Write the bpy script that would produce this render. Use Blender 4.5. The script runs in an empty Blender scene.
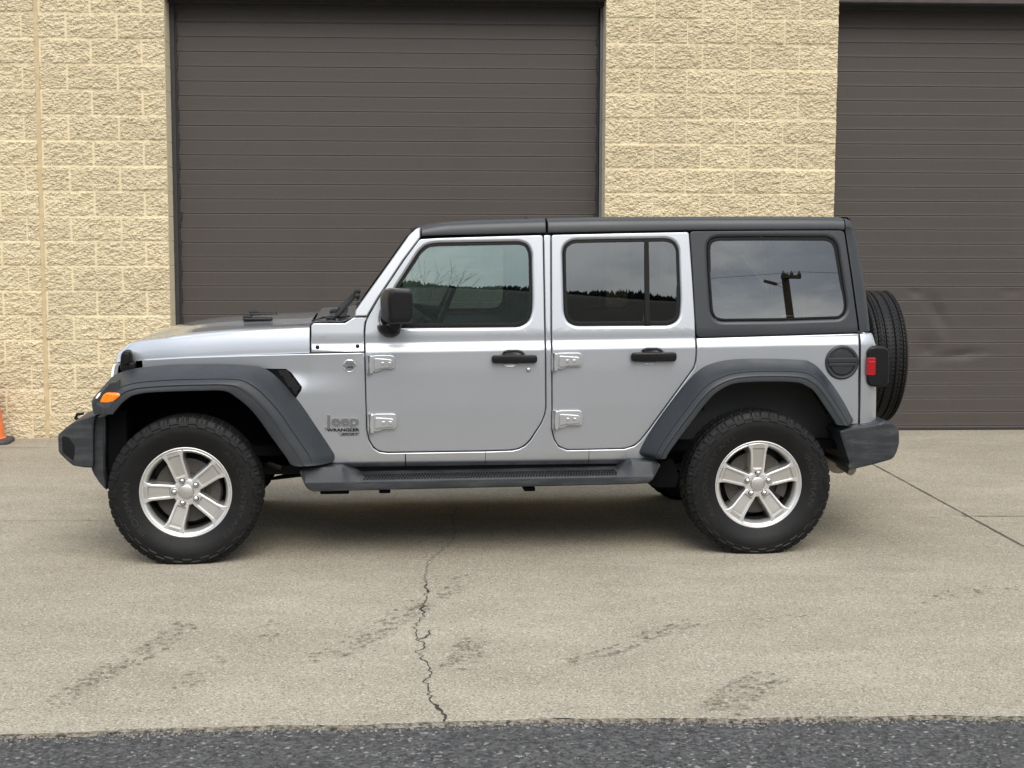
import bpy, bmesh, math, random
import numpy as np
from mathutils import Vector, Matrix
R = math.radians
scene = bpy.context.scene
COL = scene.collection

# ------------------------------------------------------------------ camera
cam_d = bpy.data.cameras.new('camera'); cam = bpy.data.objects.new('camera', cam_d); COL.objects.link(cam)
cam_d.sensor_width = 36.0; cam_d.lens = 1476.45 / 1024 * 36.0
cam_d.clip_start = 0.05; cam_d.clip_end = 5000
cam.rotation_mode = 'QUATERNION'
CAM_PITCH, CAM_ROLL, CAM_H = 0.1024, 0.0026, 1.7078
cam.matrix_world = Matrix.Translation((0, 0, CAM_H)) @ Matrix.Rotation(math.pi/2 - CAM_PITCH, 4, 'X') @ Matrix.Rotation(CAM_ROLL, 4, 'Z')
scene.camera = cam

# ------------------------------------------------------------------ light
SUN_EL, SUN_AZ = 46.0, 171.0       # azimuth clockwise from +Y; 180 = behind the camera
world = bpy.data.worlds.new('World'); scene.world = world; world.use_nodes = True
nt = world.node_tree; nt.nodes.clear()
def wn(t, **k):
    n = nt.nodes.new(t)
    for a, b in k.items(): setattr(n, a, b)
    return n
sky = wn('ShaderNodeTexSky', sky_type='NISHITA', sun_disc=False, sun_elevation=R(SUN_EL), sun_rotation=R(SUN_AZ))
sky.air_density = 1.2; sky.dust_density = 2.0
tc = wn('ShaderNodeTexCoord'); sep = wn('ShaderNodeSeparateXYZ'); nt.links.new(tc.outputs['Generated'], sep.inputs[0])
zz = wn('ShaderNodeMath', operation='MAXIMUM'); nt.links.new(sep.outputs['Z'], zz.inputs[0]); zz.inputs[1].default_value = 0.0
za = wn('ShaderNodeMath', operation='ADD'); nt.links.new(zz.outputs[0], za.inputs[0]); za.inputs[1].default_value = 0.16
dx = wn('ShaderNodeMath', operation='DIVIDE'); nt.links.new(sep.outputs['X'], dx.inputs[0]); nt.links.new(za.outputs[0], dx.inputs[1])
dy = wn('ShaderNodeMath', operation='DIVIDE'); nt.links.new(sep.outputs['Y'], dy.inputs[0]); nt.links.new(za.outputs[0], dy.inputs[1])
cb = wn('ShaderNodeCombineXYZ'); nt.links.new(dx.outputs[0], cb.inputs[0]); nt.links.new(dy.outputs[0], cb.inputs[1])
cn = wn('ShaderNodeTexNoise'); cn.inputs['Scale'].default_value = 1.15; cn.inputs['Detail'].default_value = 7; cn.inputs['Roughness'].default_value = .56; cn.inputs['Distortion'].default_value = .35
nt.links.new(cb.outputs[0], cn.inputs['Vector'])
cr = wn('ShaderNodeValToRGB'); cr.color_ramp.elements[0].position = .36; cr.color_ramp.elements[0].color = (0, 0, 0, 1); cr.color_ramp.elements[1].position = .62; cr.color_ramp.elements[1].color = (1, 1, 1, 1)
nt.links.new(cn.outputs['Fac'], cr.inputs[0])
cn2 = wn('ShaderNodeTexNoise'); cn2.inputs['Scale'].default_value = 2.1; cn2.inputs['Detail'].default_value = 5; cn2.inputs['Roughness'].default_value = .6
nt.links.new(cb.outputs[0], cn2.inputs['Vector'])
cc = wn('ShaderNodeValToRGB'); cc.color_ramp.elements[0].position = .41; cc.color_ramp.elements[0].color = (4.2, 4.7, 5.4, 1); cc.color_ramp.elements[1].position = .62; cc.color_ramp.elements[1].color = (12.5, 12.3, 11.6, 1)
nt.links.new(cn2.outputs['Fac'], cc.inputs[0])
mx = wn('ShaderNodeMix', data_type='RGBA'); nt.links.new(cr.outputs['Color'], mx.inputs[0]); nt.links.new(sky.outputs[0], mx.inputs[6]); nt.links.new(cc.outputs['Color'], mx.inputs[7])
bg = wn('ShaderNodeBackground'); bg.inputs['Strength'].default_value = 0.12
gr = wn('ShaderNodeMath', operation='MULTIPLY_ADD'); nt.links.new(zz.outputs[0], gr.inputs[0]); gr.inputs[1].default_value = .75; gr.inputs[2].default_value = .58
vm = wn('ShaderNodeVectorMath', operation='SCALE'); nt.links.new(mx.outputs[2], vm.inputs[0]); nt.links.new(gr.outputs[0], vm.inputs['Scale'])
nt.links.new(vm.outputs[0], bg.inputs['Color'])
wo = wn('ShaderNodeOutputWorld'); nt.links.new(bg.outputs[0], wo.inputs['Surface'])

sl = bpy.data.lights.new('sun', 'SUN'); sl.energy = 1.35; sl.angle = R(38); sl.color = (1.0, .95, .86)
so = bpy.data.objects.new('sun', sl); COL.objects.link(so)
sd = Vector((math.sin(R(SUN_AZ)) * math.cos(R(SUN_EL)), math.cos(R(SUN_AZ)) * math.cos(R(SUN_EL)), math.sin(R(SUN_EL))))
so.rotation_mode = 'QUATERNION'; so.rotation_quaternion = sd.to_track_quat('Z', 'Y'); so.location = (-6, -10, 20)

vs = scene.view_settings; scene.display_settings.display_device = 'sRGB'
vs.view_transform = 'Standard'; vs.look = 'None'; vs.gamma = 1.0; vs.use_curve_mapping = False
vs.exposure = 0.96
scene.render.engine = 'CYCLES'
scene.cycles.use_denoising = True
scene.cycles.max_bounces = 10; scene.cycles.transparent_max_bounces = 16
scene.cycles.use_adaptive_sampling = True; scene.cycles.adaptive_threshold = 0.012
scene.cycles.sample_clamp_indirect = 6.0

# measured side-view outlines in metres, (x along the vehicle, z up), front wheel at x = 0
SH = {
    'front_door': [(1.214,1.671),(1.32,1.677),(1.531,1.684),(1.866,1.694),(1.869,1.246),(1.874,0.785),(1.869,0.748),(1.851,0.702),(1.79,0.609),(1.763,0.582),(1.734,0.566),(1.697,0.558),(1.545,0.555),(1.039,0.553),(0.997,0.558),(0.966,0.578),(0.943,0.618),(0.931,0.671),(0.927,0.831),(0.924,1.088),(0.923,1.186),(0.928,1.233),(0.941,1.267),(0.999,1.366),(1.131,1.561)],
    'front_window': [(1.213,1.605),(1.248,1.636),(1.301,1.645),(1.74,1.654),(1.78,1.641),(1.799,1.598),(1.802,1.351),(1.799,1.288),(1.782,1.24),(1.736,1.214),(1.166,1.211),(1.064,1.211),(1.028,1.22),(1.01,1.241),(1.013,1.28),(1.094,1.424)],
    'rear_door': [(1.912,1.695),(2.28,1.704),(2.653,1.712),(2.667,1.483),(2.679,1.244),(2.682,1.074),(2.68,1.031),(2.67,0.991),(2.534,0.804),(2.428,0.656),(2.386,0.602),(2.353,0.575),(2.302,0.559),(1.992,0.556),(1.948,0.574),(1.924,0.612),(1.913,0.661),(1.908,1.193)],
    'rear_window': [(1.975,1.604),(1.986,1.639),(2.024,1.662),(2.171,1.666),(2.533,1.672),(2.571,1.658),(2.592,1.621),(2.599,1.35),(2.594,1.27),(2.576,1.237),(2.538,1.22),(2.037,1.218),(1.995,1.238),(1.979,1.283)],
    'rear_bar': [(2.408,1.668),(2.435,1.669),(2.437,1.218),(2.409,1.218)],
    'quarter': [(2.657,1.717),(3.097,1.722),(3.45,1.724),(3.507,1.723),(3.543,1.461),(3.579,1.173),(3.133,1.162),(2.688,1.151),(2.681,1.244),(2.67,1.483)],
    'quarter_window': [(2.755,1.616),(2.759,1.648),(2.775,1.67),(2.811,1.681),(3.096,1.683),(3.41,1.683),(3.447,1.668),(3.467,1.633),(3.488,1.483),(3.51,1.327),(3.506,1.284),(3.476,1.252),(3.144,1.242),(2.827,1.24),(2.789,1.251),(2.771,1.286),(2.759,1.483)],
    'quarter_corner': [(3.511,1.788),(3.549,1.782),(3.57,1.757),(3.607,1.623),(3.638,1.397),(3.65,1.179),(3.583,1.173),(3.547,1.461),(3.511,1.723)],
    'body_side': [(-0.247,1.035),(-0.009,1.051),(0.328,1.065),(0.637,1.075),(0.919,1.08),(0.923,0.831),(0.927,0.671),(0.939,0.615),(0.963,0.573),(0.995,0.553),(1.039,0.547),(1.545,0.549),(1.697,0.552),(1.736,0.561),(1.768,0.578),(1.795,0.605),(1.855,0.699),(1.873,0.746),(1.879,0.785),(1.874,1.246),(1.871,1.693),(1.907,1.694),(1.903,1.193),(1.908,0.661),(1.92,0.61),(1.946,0.57),(1.992,0.551),(2.302,0.554),(2.356,0.57),(2.389,0.598),(2.432,0.652),(2.674,0.988),(2.686,1.03),(2.688,1.074),(2.688,1.146),(3.133,1.157),(3.578,1.168),(3.579,0.918),(3.586,0.676),(3.511,0.675)],
    'arch_rear': [(3.494,0.675),(3.4,0.821),(3.32,0.925),(3.242,0.963),(3.06,0.972),(2.896,0.968),(2.804,0.944),(2.734,0.899),(2.622,0.762),(2.495,0.568),(2.459,0.508),(2.463,0.438)],
    'sill': [(2.178,0.442),(1.369,0.451),(0.734,0.455),(0.639,0.455)],
    'arch_front': [(0.61,0.558),(0.539,0.665),(0.438,0.824),(0.368,0.924),(0.317,0.951),(0.173,0.957),(-0.031,0.958),(-0.184,0.944),(-0.25,0.923)],
    'rear_body_corner': [(3.591,1.166),(3.666,1.169),(3.683,1.115),(3.691,0.885),(3.697,0.682),(3.604,0.671)],
    'cowl': [(0.645,1.221),(0.658,1.233),(0.82,1.233),(0.85,1.252),(0.869,1.263),(0.935,1.263),(0.923,1.236),(0.918,1.192),(0.919,1.084),(0.642,1.081)],
    'pillar': [(0.867,1.268),(0.877,1.301),(1.018,1.496),(1.159,1.692),(1.196,1.725),(1.213,1.732),(1.218,1.729),(1.218,1.681),(1.126,1.561),(0.994,1.366),(0.936,1.269)],
    'flare_front_outer': [(-0.412,0.786),(-0.439,0.783),(-0.453,0.832),(-0.452,0.851),(-0.419,0.896),(-0.38,0.945),(-0.346,0.965),(-0.265,0.986),(-0.102,1.003),(0.063,1.008),(0.197,1.009),(0.334,1.006),(0.389,0.993),(0.445,0.956),(0.493,0.907),(0.572,0.818),(0.653,0.693),(0.733,0.568),(0.747,0.539),(0.745,0.516),(0.731,0.506)],
    'flare_front_y': [0.93,0.9,0.88,0.86,0.8,0.72,0.68,0.68,0.7,0.73,0.76,0.78,0.785,0.785,0.787,0.787,0.787,0.787,0.79,0.8,0.82],
    'flare_front_inner': [(-0.375,0.786),(-0.352,0.786),(-0.345,0.796),(-0.336,0.806),(-0.308,0.838),(-0.269,0.869),(-0.234,0.883),(-0.174,0.893),(-0.027,0.899),(0.086,0.901),(0.176,0.902),(0.226,0.894),(0.266,0.868),(0.301,0.841),(0.341,0.803),(0.386,0.746),(0.435,0.672),(0.497,0.583),(0.52,0.55),(0.54,0.516),(0.57,0.506)],
    'flare_rear_outer': [(2.431,0.511),(2.397,0.528),(2.403,0.564),(2.469,0.674),(2.556,0.798),(2.635,0.9),(2.702,0.967),(2.778,1.005),(2.889,1.025),(3.06,1.031),(3.252,1.024),(3.298,1.011),(3.341,0.984),(3.381,0.941),(3.432,0.878),(3.488,0.796),(3.526,0.732),(3.544,0.699),(3.533,0.68)],
    'flare_rear_inner': [(2.497,0.524),(2.508,0.546),(2.529,0.579),(2.563,0.625),(2.624,0.706),(2.681,0.782),(2.718,0.827),(2.755,0.865),(2.821,0.905),(2.897,0.923),(3.077,0.927),(3.196,0.921),(3.245,0.904),(3.289,0.875),(3.339,0.809),(3.379,0.752),(3.402,0.719),(3.416,0.696),(3.435,0.693)],
    'marker': [(-0.418,0.844),(-0.401,0.88),(-0.383,0.893),(-0.32,0.892),(-0.312,0.879),(-0.352,0.843)],
    'vent': [(0.389,0.996),(0.511,0.995),(0.538,0.977),(0.594,0.903),(0.59,0.883),(0.561,0.842)],
    'vent_mesh': [(0.47,0.986),(0.518,0.986),(0.585,0.903),(0.562,0.858)],
    'hood_gap': [(-0.387,1.013),(-0.281,1.022),(-0.029,1.043),(0.321,1.061),(0.636,1.075)],
    'hood_shoulder': [(-0.373,1.092),(-0.3,1.123),(-0.115,1.146),(0.134,1.172),(0.32,1.19),(0.634,1.208)],
    'hood_top': [(-0.459,1.059),(-0.366,1.104),(-0.262,1.139),(-0.103,1.183),(0.072,1.208),(0.248,1.223),(0.608,1.239)],
    'hood_top15': [(-0.401,1.086),(-0.312,1.129),(-0.212,1.163),(-0.06,1.205),(0.108,1.229),(0.277,1.243),(0.622,1.259)],
    'latch': [(-0.355,1.059),(-0.342,1.082),(-0.319,1.09),(-0.296,1.08),(-0.289,1.042),(-0.279,1.021),(-0.28,0.984),(-0.298,0.974),(-0.35,0.971),(-0.36,0.995)],
    'grille_edge': [(-0.385,1.012),(-0.397,1.008),(-0.41,0.939)],
    'bumper_front': [(-0.649,0.669),(-0.611,0.705),(-0.565,0.738),(-0.514,0.757),(-0.454,0.772),(-0.464,0.74),(-0.469,0.698),(-0.475,0.497),(-0.521,0.499),(-0.579,0.51),(-0.62,0.549),(-0.648,0.581)],
    'bumper_recess': [(-0.643,0.666),(-0.61,0.665),(-0.576,0.611),(-0.586,0.533),(-0.642,0.581)],
    'bumper_inner': [(-0.483,0.743),(-0.467,0.757),(-0.41,0.756),(-0.414,0.621),(-0.425,0.463),(-0.415,0.37),(-0.45,0.41),(-0.479,0.458),(-0.49,0.485)],
    'hook': [(-0.634,0.694),(-0.632,0.713),(-0.62,0.728),(-0.58,0.735),(-0.578,0.729),(-0.607,0.721),(-0.607,0.708),(-0.591,0.707)],
    'bumper_rear': [(3.441,0.657),(3.478,0.667),(3.544,0.672),(3.661,0.687),(3.7,0.703),(3.739,0.697),(3.778,0.677),(3.802,0.647),(3.806,0.573),(3.788,0.516),(3.765,0.488),(3.651,0.463),(3.511,0.436),(3.499,0.461),(3.51,0.474),(3.469,0.577)],
    'bumper_rear_crease': [(3.534,0.673),(3.547,0.634),(3.57,0.58),(3.597,0.512)],
    'tail': [(3.619,1.073),(3.634,1.096),(3.663,1.103),(3.721,1.099),(3.741,1.083),(3.747,0.911),(3.739,0.886),(3.686,0.877),(3.64,0.884),(3.623,0.906)],
    'tail_lens': [(3.615,1.042),(3.669,1.043),(3.672,0.946),(3.617,0.94)],
    'fuel': [(3.483,1.014),(3.573,1.014)],
    'spare': [(3.884,1.372),(4.121,0.983),(3.948,0.62),(3.986,0.596)],
    'step': [(0.583,0.491),(0.599,0.426),(0.618,0.385),(0.654,0.372),(0.995,0.376),(1.831,0.383),(2.329,0.388),(2.404,0.392),(2.429,0.408),(2.47,0.495),(2.318,0.504),(2.276,0.479),(0.88,0.459),(0.831,0.488)],
    'step_tread': [(0.877,0.431),(1.833,0.447),(2.28,0.452),(2.28,0.428),(1.833,0.422),(0.851,0.415)],
    'hinges': [(0.936,1.066),(1.078,0.971),(0.938,0.758),(1.085,0.655),(1.908,1.074),(2.067,0.978),(1.913,0.767),(2.07,0.664)],
    'handles': [(1.585,1.071),(1.826,1.016),(2.327,1.084),(2.572,1.022),(1.782,0.985)],
    'handle_arch': [(1.642,1.071),(1.663,1.085),(1.737,1.085),(1.764,1.07),(1.652,1.01),(1.674,0.994),(1.727,0.994),(1.751,1.01)],
    'mirror': [(1.011,1.374),(1.022,1.405),(1.038,1.417),(1.058,1.422),(1.15,1.418),(1.165,1.402),(1.166,1.263),(1.149,1.243),(1.042,1.239),(1.016,1.256)],
    'mirror_base': [(0.986,1.225),(0.995,1.189),(1.031,1.161),(1.072,1.158),(1.104,1.178),(1.111,1.219)],
    'badge_round': [(0.842,1.011),(0.874,1.011)],
    'badge': [(0.708,0.7),(0.891,0.755),(0.716,0.663),(0.891,0.677),(0.776,0.641),(0.891,0.657)],
    'band': [(0.585,1.053),(0.585,1.043),(0.965,1.197),(0.991,1.16),(1.053,1.113),(1.137,1.091),(1.179,1.128),(0.746,1.037)],
    'roof': [(1.225,1.738),(1.325,1.761),(1.485,1.771),(1.824,1.783),(2.187,1.791),(2.955,1.797),(3.401,1.798),(3.517,1.794)],
    'roof_low': [(1.222,1.685),(1.32,1.69),(1.882,1.704),(2.28,1.713),(2.659,1.721),(3.449,1.727),(3.505,1.725)],
    'roof_seam': [(1.887,1.747)],
    'rivets': [(0.676,1.107),(0.884,1.111)],
    'wiper': [(0.763,1.236),(0.813,1.288),(0.868,1.344),(0.901,1.349)],
    'wiper2': [(0.77,1.254),(0.818,1.305),(0.871,1.358),(0.903,1.363)],
    'seams': [(1.131,0.546),(1.131,0.46),(1.555,0.552),(1.558,0.46),(2.11,0.554),(2.117,0.452)],
    'muffler': [(3.545,0.458),(3.634,0.457),(3.635,0.416),(3.594,0.37),(3.547,0.37)],
    'steering': [(1.169,1.391),(1.278,1.216)],
    'hoodlatch2': [(0.252,1.223),(0.406,1.226)],
    'hub': [(-0.002,0.372),(3.013,0.375)],
}


# ------------------------------------------------------------------ helpers
def tag(o, label=None, cat=None, group=None, kind=None):
    if label: o['label'] = label
    if cat: o['category'] = cat
    if group: o['group'] = group
    if kind: o['kind'] = kind
    return o
def empty(name, loc=(0, 0, 0), rz=0.0, parent=None):
    o = bpy.data.objects.new(name, None); COL.objects.link(o); o.location = loc; o.rotation_euler = (0, 0, rz)
    o.empty_display_size = .2
    if parent: o.parent = parent
    return o
def obj(name, bm, mat, parent=None, smooth=30, recalc=True):
    if recalc: bmesh.ops.recalc_face_normals(bm, faces=bm.faces[:])
    pi = PAN.pop(id(bm), None); cn_ = None
    if pi:                      # body panels carry the true normals of the surface they follow
        yf, sg = pi; bm.normal_update()
        sheet = [f for f in bm.faces if all(abs(v.co.y - sg*yf(v.co.x, v.co.z)) < 2e-5 for v in f.verts)]
        if sum(f.normal.y*f.calc_area() for f in sheet)*sg < 0: bmesh.ops.reverse_faces(bm, faces=bm.faces[:])
        bm.normal_update(); on = {v for f in sheet for v in f.verts}; e = .005; cn_ = []
        for v in bm.verts:
            if v in on:
                x, z = v.co.x, v.co.z
                cn_.append(Vector((-(yf(x+e, z)-yf(x-e, z))/(2*e), sg, -(yf(x, z+e)-yf(x, z-e))/(2*e))).normalized())
            else: cn_.append(v.normal.copy())
    me = bpy.data.meshes.new(name); bm.to_mesh(me); bm.free()
    if cn_:
        for m in (mat if isinstance(mat, (list, tuple)) else [mat]): me.materials.append(m)
        me.shade_smooth(); me.normals_split_custom_set_from_vertices(cn_)
        o = bpy.data.objects.new(name, me); COL.objects.link(o)
        if parent: o.parent = parent
        return o
    return objm(name, me, mat, parent, smooth)
PAN = {}
def objm(name, me, mat, parent=None, smooth=30):
    for m in (mat if isinstance(mat, (list, tuple)) else [mat]): me.materials.append(m)
    if smooth:
        me.shade_smooth()
        me.set_sharp_from_angle(angle=R(smooth))
    o = bpy.data.objects.new(name, me); COL.objects.link(o)
    if smooth and len(me.vertices) < 20000:
        w = o.modifiers.new('weighted normals', 'WEIGHTED_NORMAL'); w.mode = 'FACE_AREA'; w.weight = 80; w.keep_sharp = True
    if parent: o.parent = parent
    return o
def BM(): return bmesh.new()
def add_box(bm, c, s, bev=0.0, rot=None, seg=2):
    M = Matrix.Translation(Vector(c)) @ (rot.to_4x4() if rot else Matrix()) @ Matrix.Diagonal((s[0], s[1], s[2], 1))
    r = bmesh.ops.create_cube(bm, size=1, matrix=M)
    if bev:
        es = list({e for v in r['verts'] for e in v.link_edges})
        bmesh.ops.bevel(bm, geom=es, offset=bev, segments=seg, affect='EDGES', profile=.5)
def frame_of(d):
    d = d.normalized(); up = Vector((0, 0, 1)) if abs(d.z) < .95 else Vector((1, 0, 0))
    a = d.cross(up).normalized(); return a, a.cross(d).normalized()
def add_tube(bm, pts, rad, n=10, caps=True):
    pts = [Vector(p) for p in pts]; rings = []
    a = None
    for i, p in enumerate(pts):
        d = (pts[min(i+1, len(pts)-1)] - pts[max(i-1, 0)]).normalized()
        if a is None: a, b = frame_of(d)
        else:
            a = (a - d * a.dot(d)).normalized(); b = d.cross(a)
        r = rad[i] if isinstance(rad, (list, tuple)) else rad
        rings.append([bm.verts.new(p + (a * math.cos(t) + b * math.sin(t)) * r) for t in [2*math.pi*k/n for k in range(n)]])
    for A, B in zip(rings, rings[1:]):
        for k in range(n): bm.faces.new((A[k], A[(k+1) % n], B[(k+1) % n], B[k]))
    if caps: bm.faces.new(rings[0]); bm.faces.new(rings[-1])
def add_loft(bm, rings, closed=False, cap=(False, False)):
    vr = [[bm.verts.new(p) for p in r] for r in rings]
    n = len(rings[0])
    for A, B in zip(vr, vr[1:]):
        for k in range(n if closed else n-1):
            k2 = (k+1) % n
            try: bm.faces.new((A[k], A[k2], B[k2], B[k]))
            except ValueError: pass
    if cap[0]: bm.faces.new(vr[0])
    if cap[1]: bm.faces.new(vr[-1])
    return vr
def add_lathe(bm, prof, n=48, center=(0, 0, 0), axis='y', cap=False):
    """prof: (r, w); w runs along the axis"""
    rings = []
    for r, w in prof:
        ring = []
        for k in range(n):
            t = 2*math.pi*k/n
            a, b = r*math.cos(t), r*math.sin(t)
            p = {'y': (a, w, b), 'x': (w, a, b), 'z': (a, b, w)}[axis]
            ring.append(Vector(center) + Vector(p))
        rings.append(ring)
    add_loft(bm, rings, True, (cap, cap))
def poly_offset(P, d):
    """offset of a closed 2D polygon; d > 0 shrinks it"""
    n = len(P); A = sum(P[i][0]*P[(i+1) % n][1] - P[(i+1) % n][0]*P[i][1] for i in range(n))
    s = 1 if A > 0 else -1; out = []
    for i in range(n):
        p0, p1, p2 = Vector(P[i-1]), Vector(P[i]), Vector(P[(i+1) % n])
        e1, e2 = (p1-p0).normalized(), (p2-p1).normalized()
        n1, n2 = Vector((-e1.y, e1.x))*s, Vector((-e2.y, e2.x))*s
        m = (n1+n2); L = m.length
        if L < 1e-4: out.append(tuple(p1 + n1*d)); continue
        m /= L; k = d/max(.5, m.dot(n1)); out.append(tuple(p1 + m*k))
    return out
def densify(P, step=.04, closed=True):
    out = []; n = len(P)
    for i in range(n if closed else n-1):
        a, b = Vector(P[i]), Vector(P[(i+1) % n]); k = max(1, int((b-a).length/step + .5))
        for j in range(k): out.append(tuple(a.lerp(b, j/k)))
    if not closed: out.append(tuple(P[-1]))
    return out
def rounded(P, r=.02, seg=4):
    """round every corner of a closed 2D polygon"""
    out = []; n = len(P)
    for i in range(n):
        a, b, c = Vector(P[i-1]), Vector(P[i]), Vector(P[(i+1) % n])
        d1, d2 = (a-b), (c-b); k = min(r, d1.length*.45, d2.length*.45)
        p, q = b + d1.normalized()*k, b + d2.normalized()*k
        for j in range(seg+1):
            t = j/seg; out.append(tuple((p*(1-t)+b*t)*(1-t) + (b*(1-t)+q*t)*t))
    return out
def catmull(P, sub=4):
    out = []; P = [Vector(p) for p in P]; n = len(P)
    for i in range(n-1):
        p0, p1, p2, p3 = P[max(i-1, 0)], P[i], P[i+1], P[min(i+2, n-1)]
        for j in range(sub):
            t = j/sub
            out.append(.5*((2*p1) + (p2-p0)*t + (2*p0-5*p1+4*p2-p3)*t*t + (3*p1-p0-3*p2+p3)*t**3))
    out.append(P[-1]); return out
def fill2d(bm, loops, to3d):
    """triangulated sheet bounded by 2D loops (first is the outline, the rest holes)"""
    es = []
    for L in loops:
        vs_ = [bm.verts.new((p[0], 0, p[1])) for p in L]
        for i in range(len(vs_)): es.append(bm.edges.new((vs_[i], vs_[(i+1) % len(vs_)])))
    n0 = len(bm.verts)
    bmesh.ops.triangle_fill(bm, use_beauty=True, edges=es)
def panel(outline, holes=(), yf=None, sg=-1, depth=.025, ch=(.004, .004), hch=(.013, .008), zc=(), dx=.07, dz=.05, step=.035):
    """a body panel: sheet following half-width yf(x, z), edges rolled inward, y sign sg"""
    bm = BM()
    O = densify(outline, step); H = [densify(h, step) for h in holes]
    Oi = poly_offset(O, ch[0]); Hi = [poly_offset(h, -hch[0]) for h in H]
    fill2d(bm, [Oi] + Hi, None)
    xs = [p[0] for p in Oi]; zs = [p[1] for p in Oi]
    for z in list(zc) + list(np.arange(min(zs)+dz, max(zs), dz)):
        sl_ = -.011 if z in zc and z > 1.05 else 0.0      # the waistline creases climb slightly to the rear
        bmesh.ops.bisect_plane(bm, geom=bm.verts[:]+bm.edges[:]+bm.faces[:], plane_co=(2.2, 0, z), plane_no=(sl_, 0, 1), dist=1e-5)
    for x in np.arange(min(xs)+dx, max(xs), dx):
        bmesh.ops.bisect_plane(bm, geom=bm.verts[:]+bm.edges[:]+bm.faces[:], plane_co=(x, 0, 0), plane_no=(1, 0, 0), dist=1e-5)
    for v in bm.verts: v.co.y = sg*yf(v.co.x, v.co.z)
    for (P0, P1, c) in [(Oi, O, ch)] + [(a, b, hch) for a, b in zip(Hi, H)]:
        rings = []
        for s_, k in ((0, 0), (.45, .12), (.8, .45), (1, 1)):
            rings.append([(a[0]+(b[0]-a[0])*s_, sg*(yf(a[0]+(b[0]-a[0])*s_, a[1]+(b[1]-a[1])*s_) - c[1]*k), a[1]+(b[1]-a[1])*s_) for a, b in zip(P0, P1)])
        rings.append([(b[0], sg*(yf(b[0], b[1]) - c[1] - depth), b[1]) for b in P1])
        add_loft(bm, rings, True)
    bmesh.ops.remove_doubles(bm, verts=bm.verts[:], dist=2e-4)
    PAN[id(bm)] = (yf, sg)
    return bm
def prism(outline, y0, y1, bev=0.0, seg=2, map3=None):
    """closed solid: 2D outline (x, z) extruded from y0 to y1 (map3(x, z, y) optional)"""
    bm = BM(); f = map3 or (lambda x, z, y: (x, y, z))
    n = len(outline)
    if bev:
        Oi = poly_offset(outline, bev); rings = []
        s = 1 if y1 > y0 else -1
        rings.append([f(p[0], p[1], y0) for p in Oi])
        rings.append([f(p[0]*.7+q[0]*.3, p[1]*.7+q[1]*.3, y0+s*bev*.3) for p, q in zip(outline, Oi)])
        rings.append([f(p[0], p[1], y0+s*bev) for p in outline])
        rings.append([f(p[0], p[1], y1-s*bev) for p in outline])
        rings.append([f(p[0]*.7+q[0]*.3, p[1]*.7+q[1]*.3, y1-s*bev*.3) for p, q in zip(outline, Oi)])
        rings.append([f(p[0], p[1], y1) for p in Oi])
    else:
        rings = [[f(p[0], p[1], y0) for p in outline], [f(p[0], p[1], y1) for p in outline]]
    add_loft(bm, rings, True, (True, True))
    ng = [fc for fc in bm.faces if len(fc.verts) > 4]
    if ng: bmesh.ops.triangulate(bm, faces=ng)
    return bm
def text_mesh(s, size=.1, depth=.002, bold=0.0, shear=0.0, res=4):
    cu = bpy.data.curves.new('lettering', 'FONT'); cu.body = s; cu.size = size; cu.extrude = depth; cu.offset = bold; cu.shear = shear
    cu.align_x = 'CENTER'; cu.align_y = 'CENTER'; cu.resolution_u = res
    o = bpy.data.objects.new('lettering', cu); COL.objects.link(o)
    dg = bpy.context.evaluated_depsgraph_get(); me = bpy.data.meshes.new_from_object(o.evaluated_get(dg))
    bpy.data.objects.remove(o); bpy.data.curves.remove(cu)
    return me
def me_bm(me):
    bm = BM(); bm.from_mesh(me); bpy.data.meshes.remove(me); return bm

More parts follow.
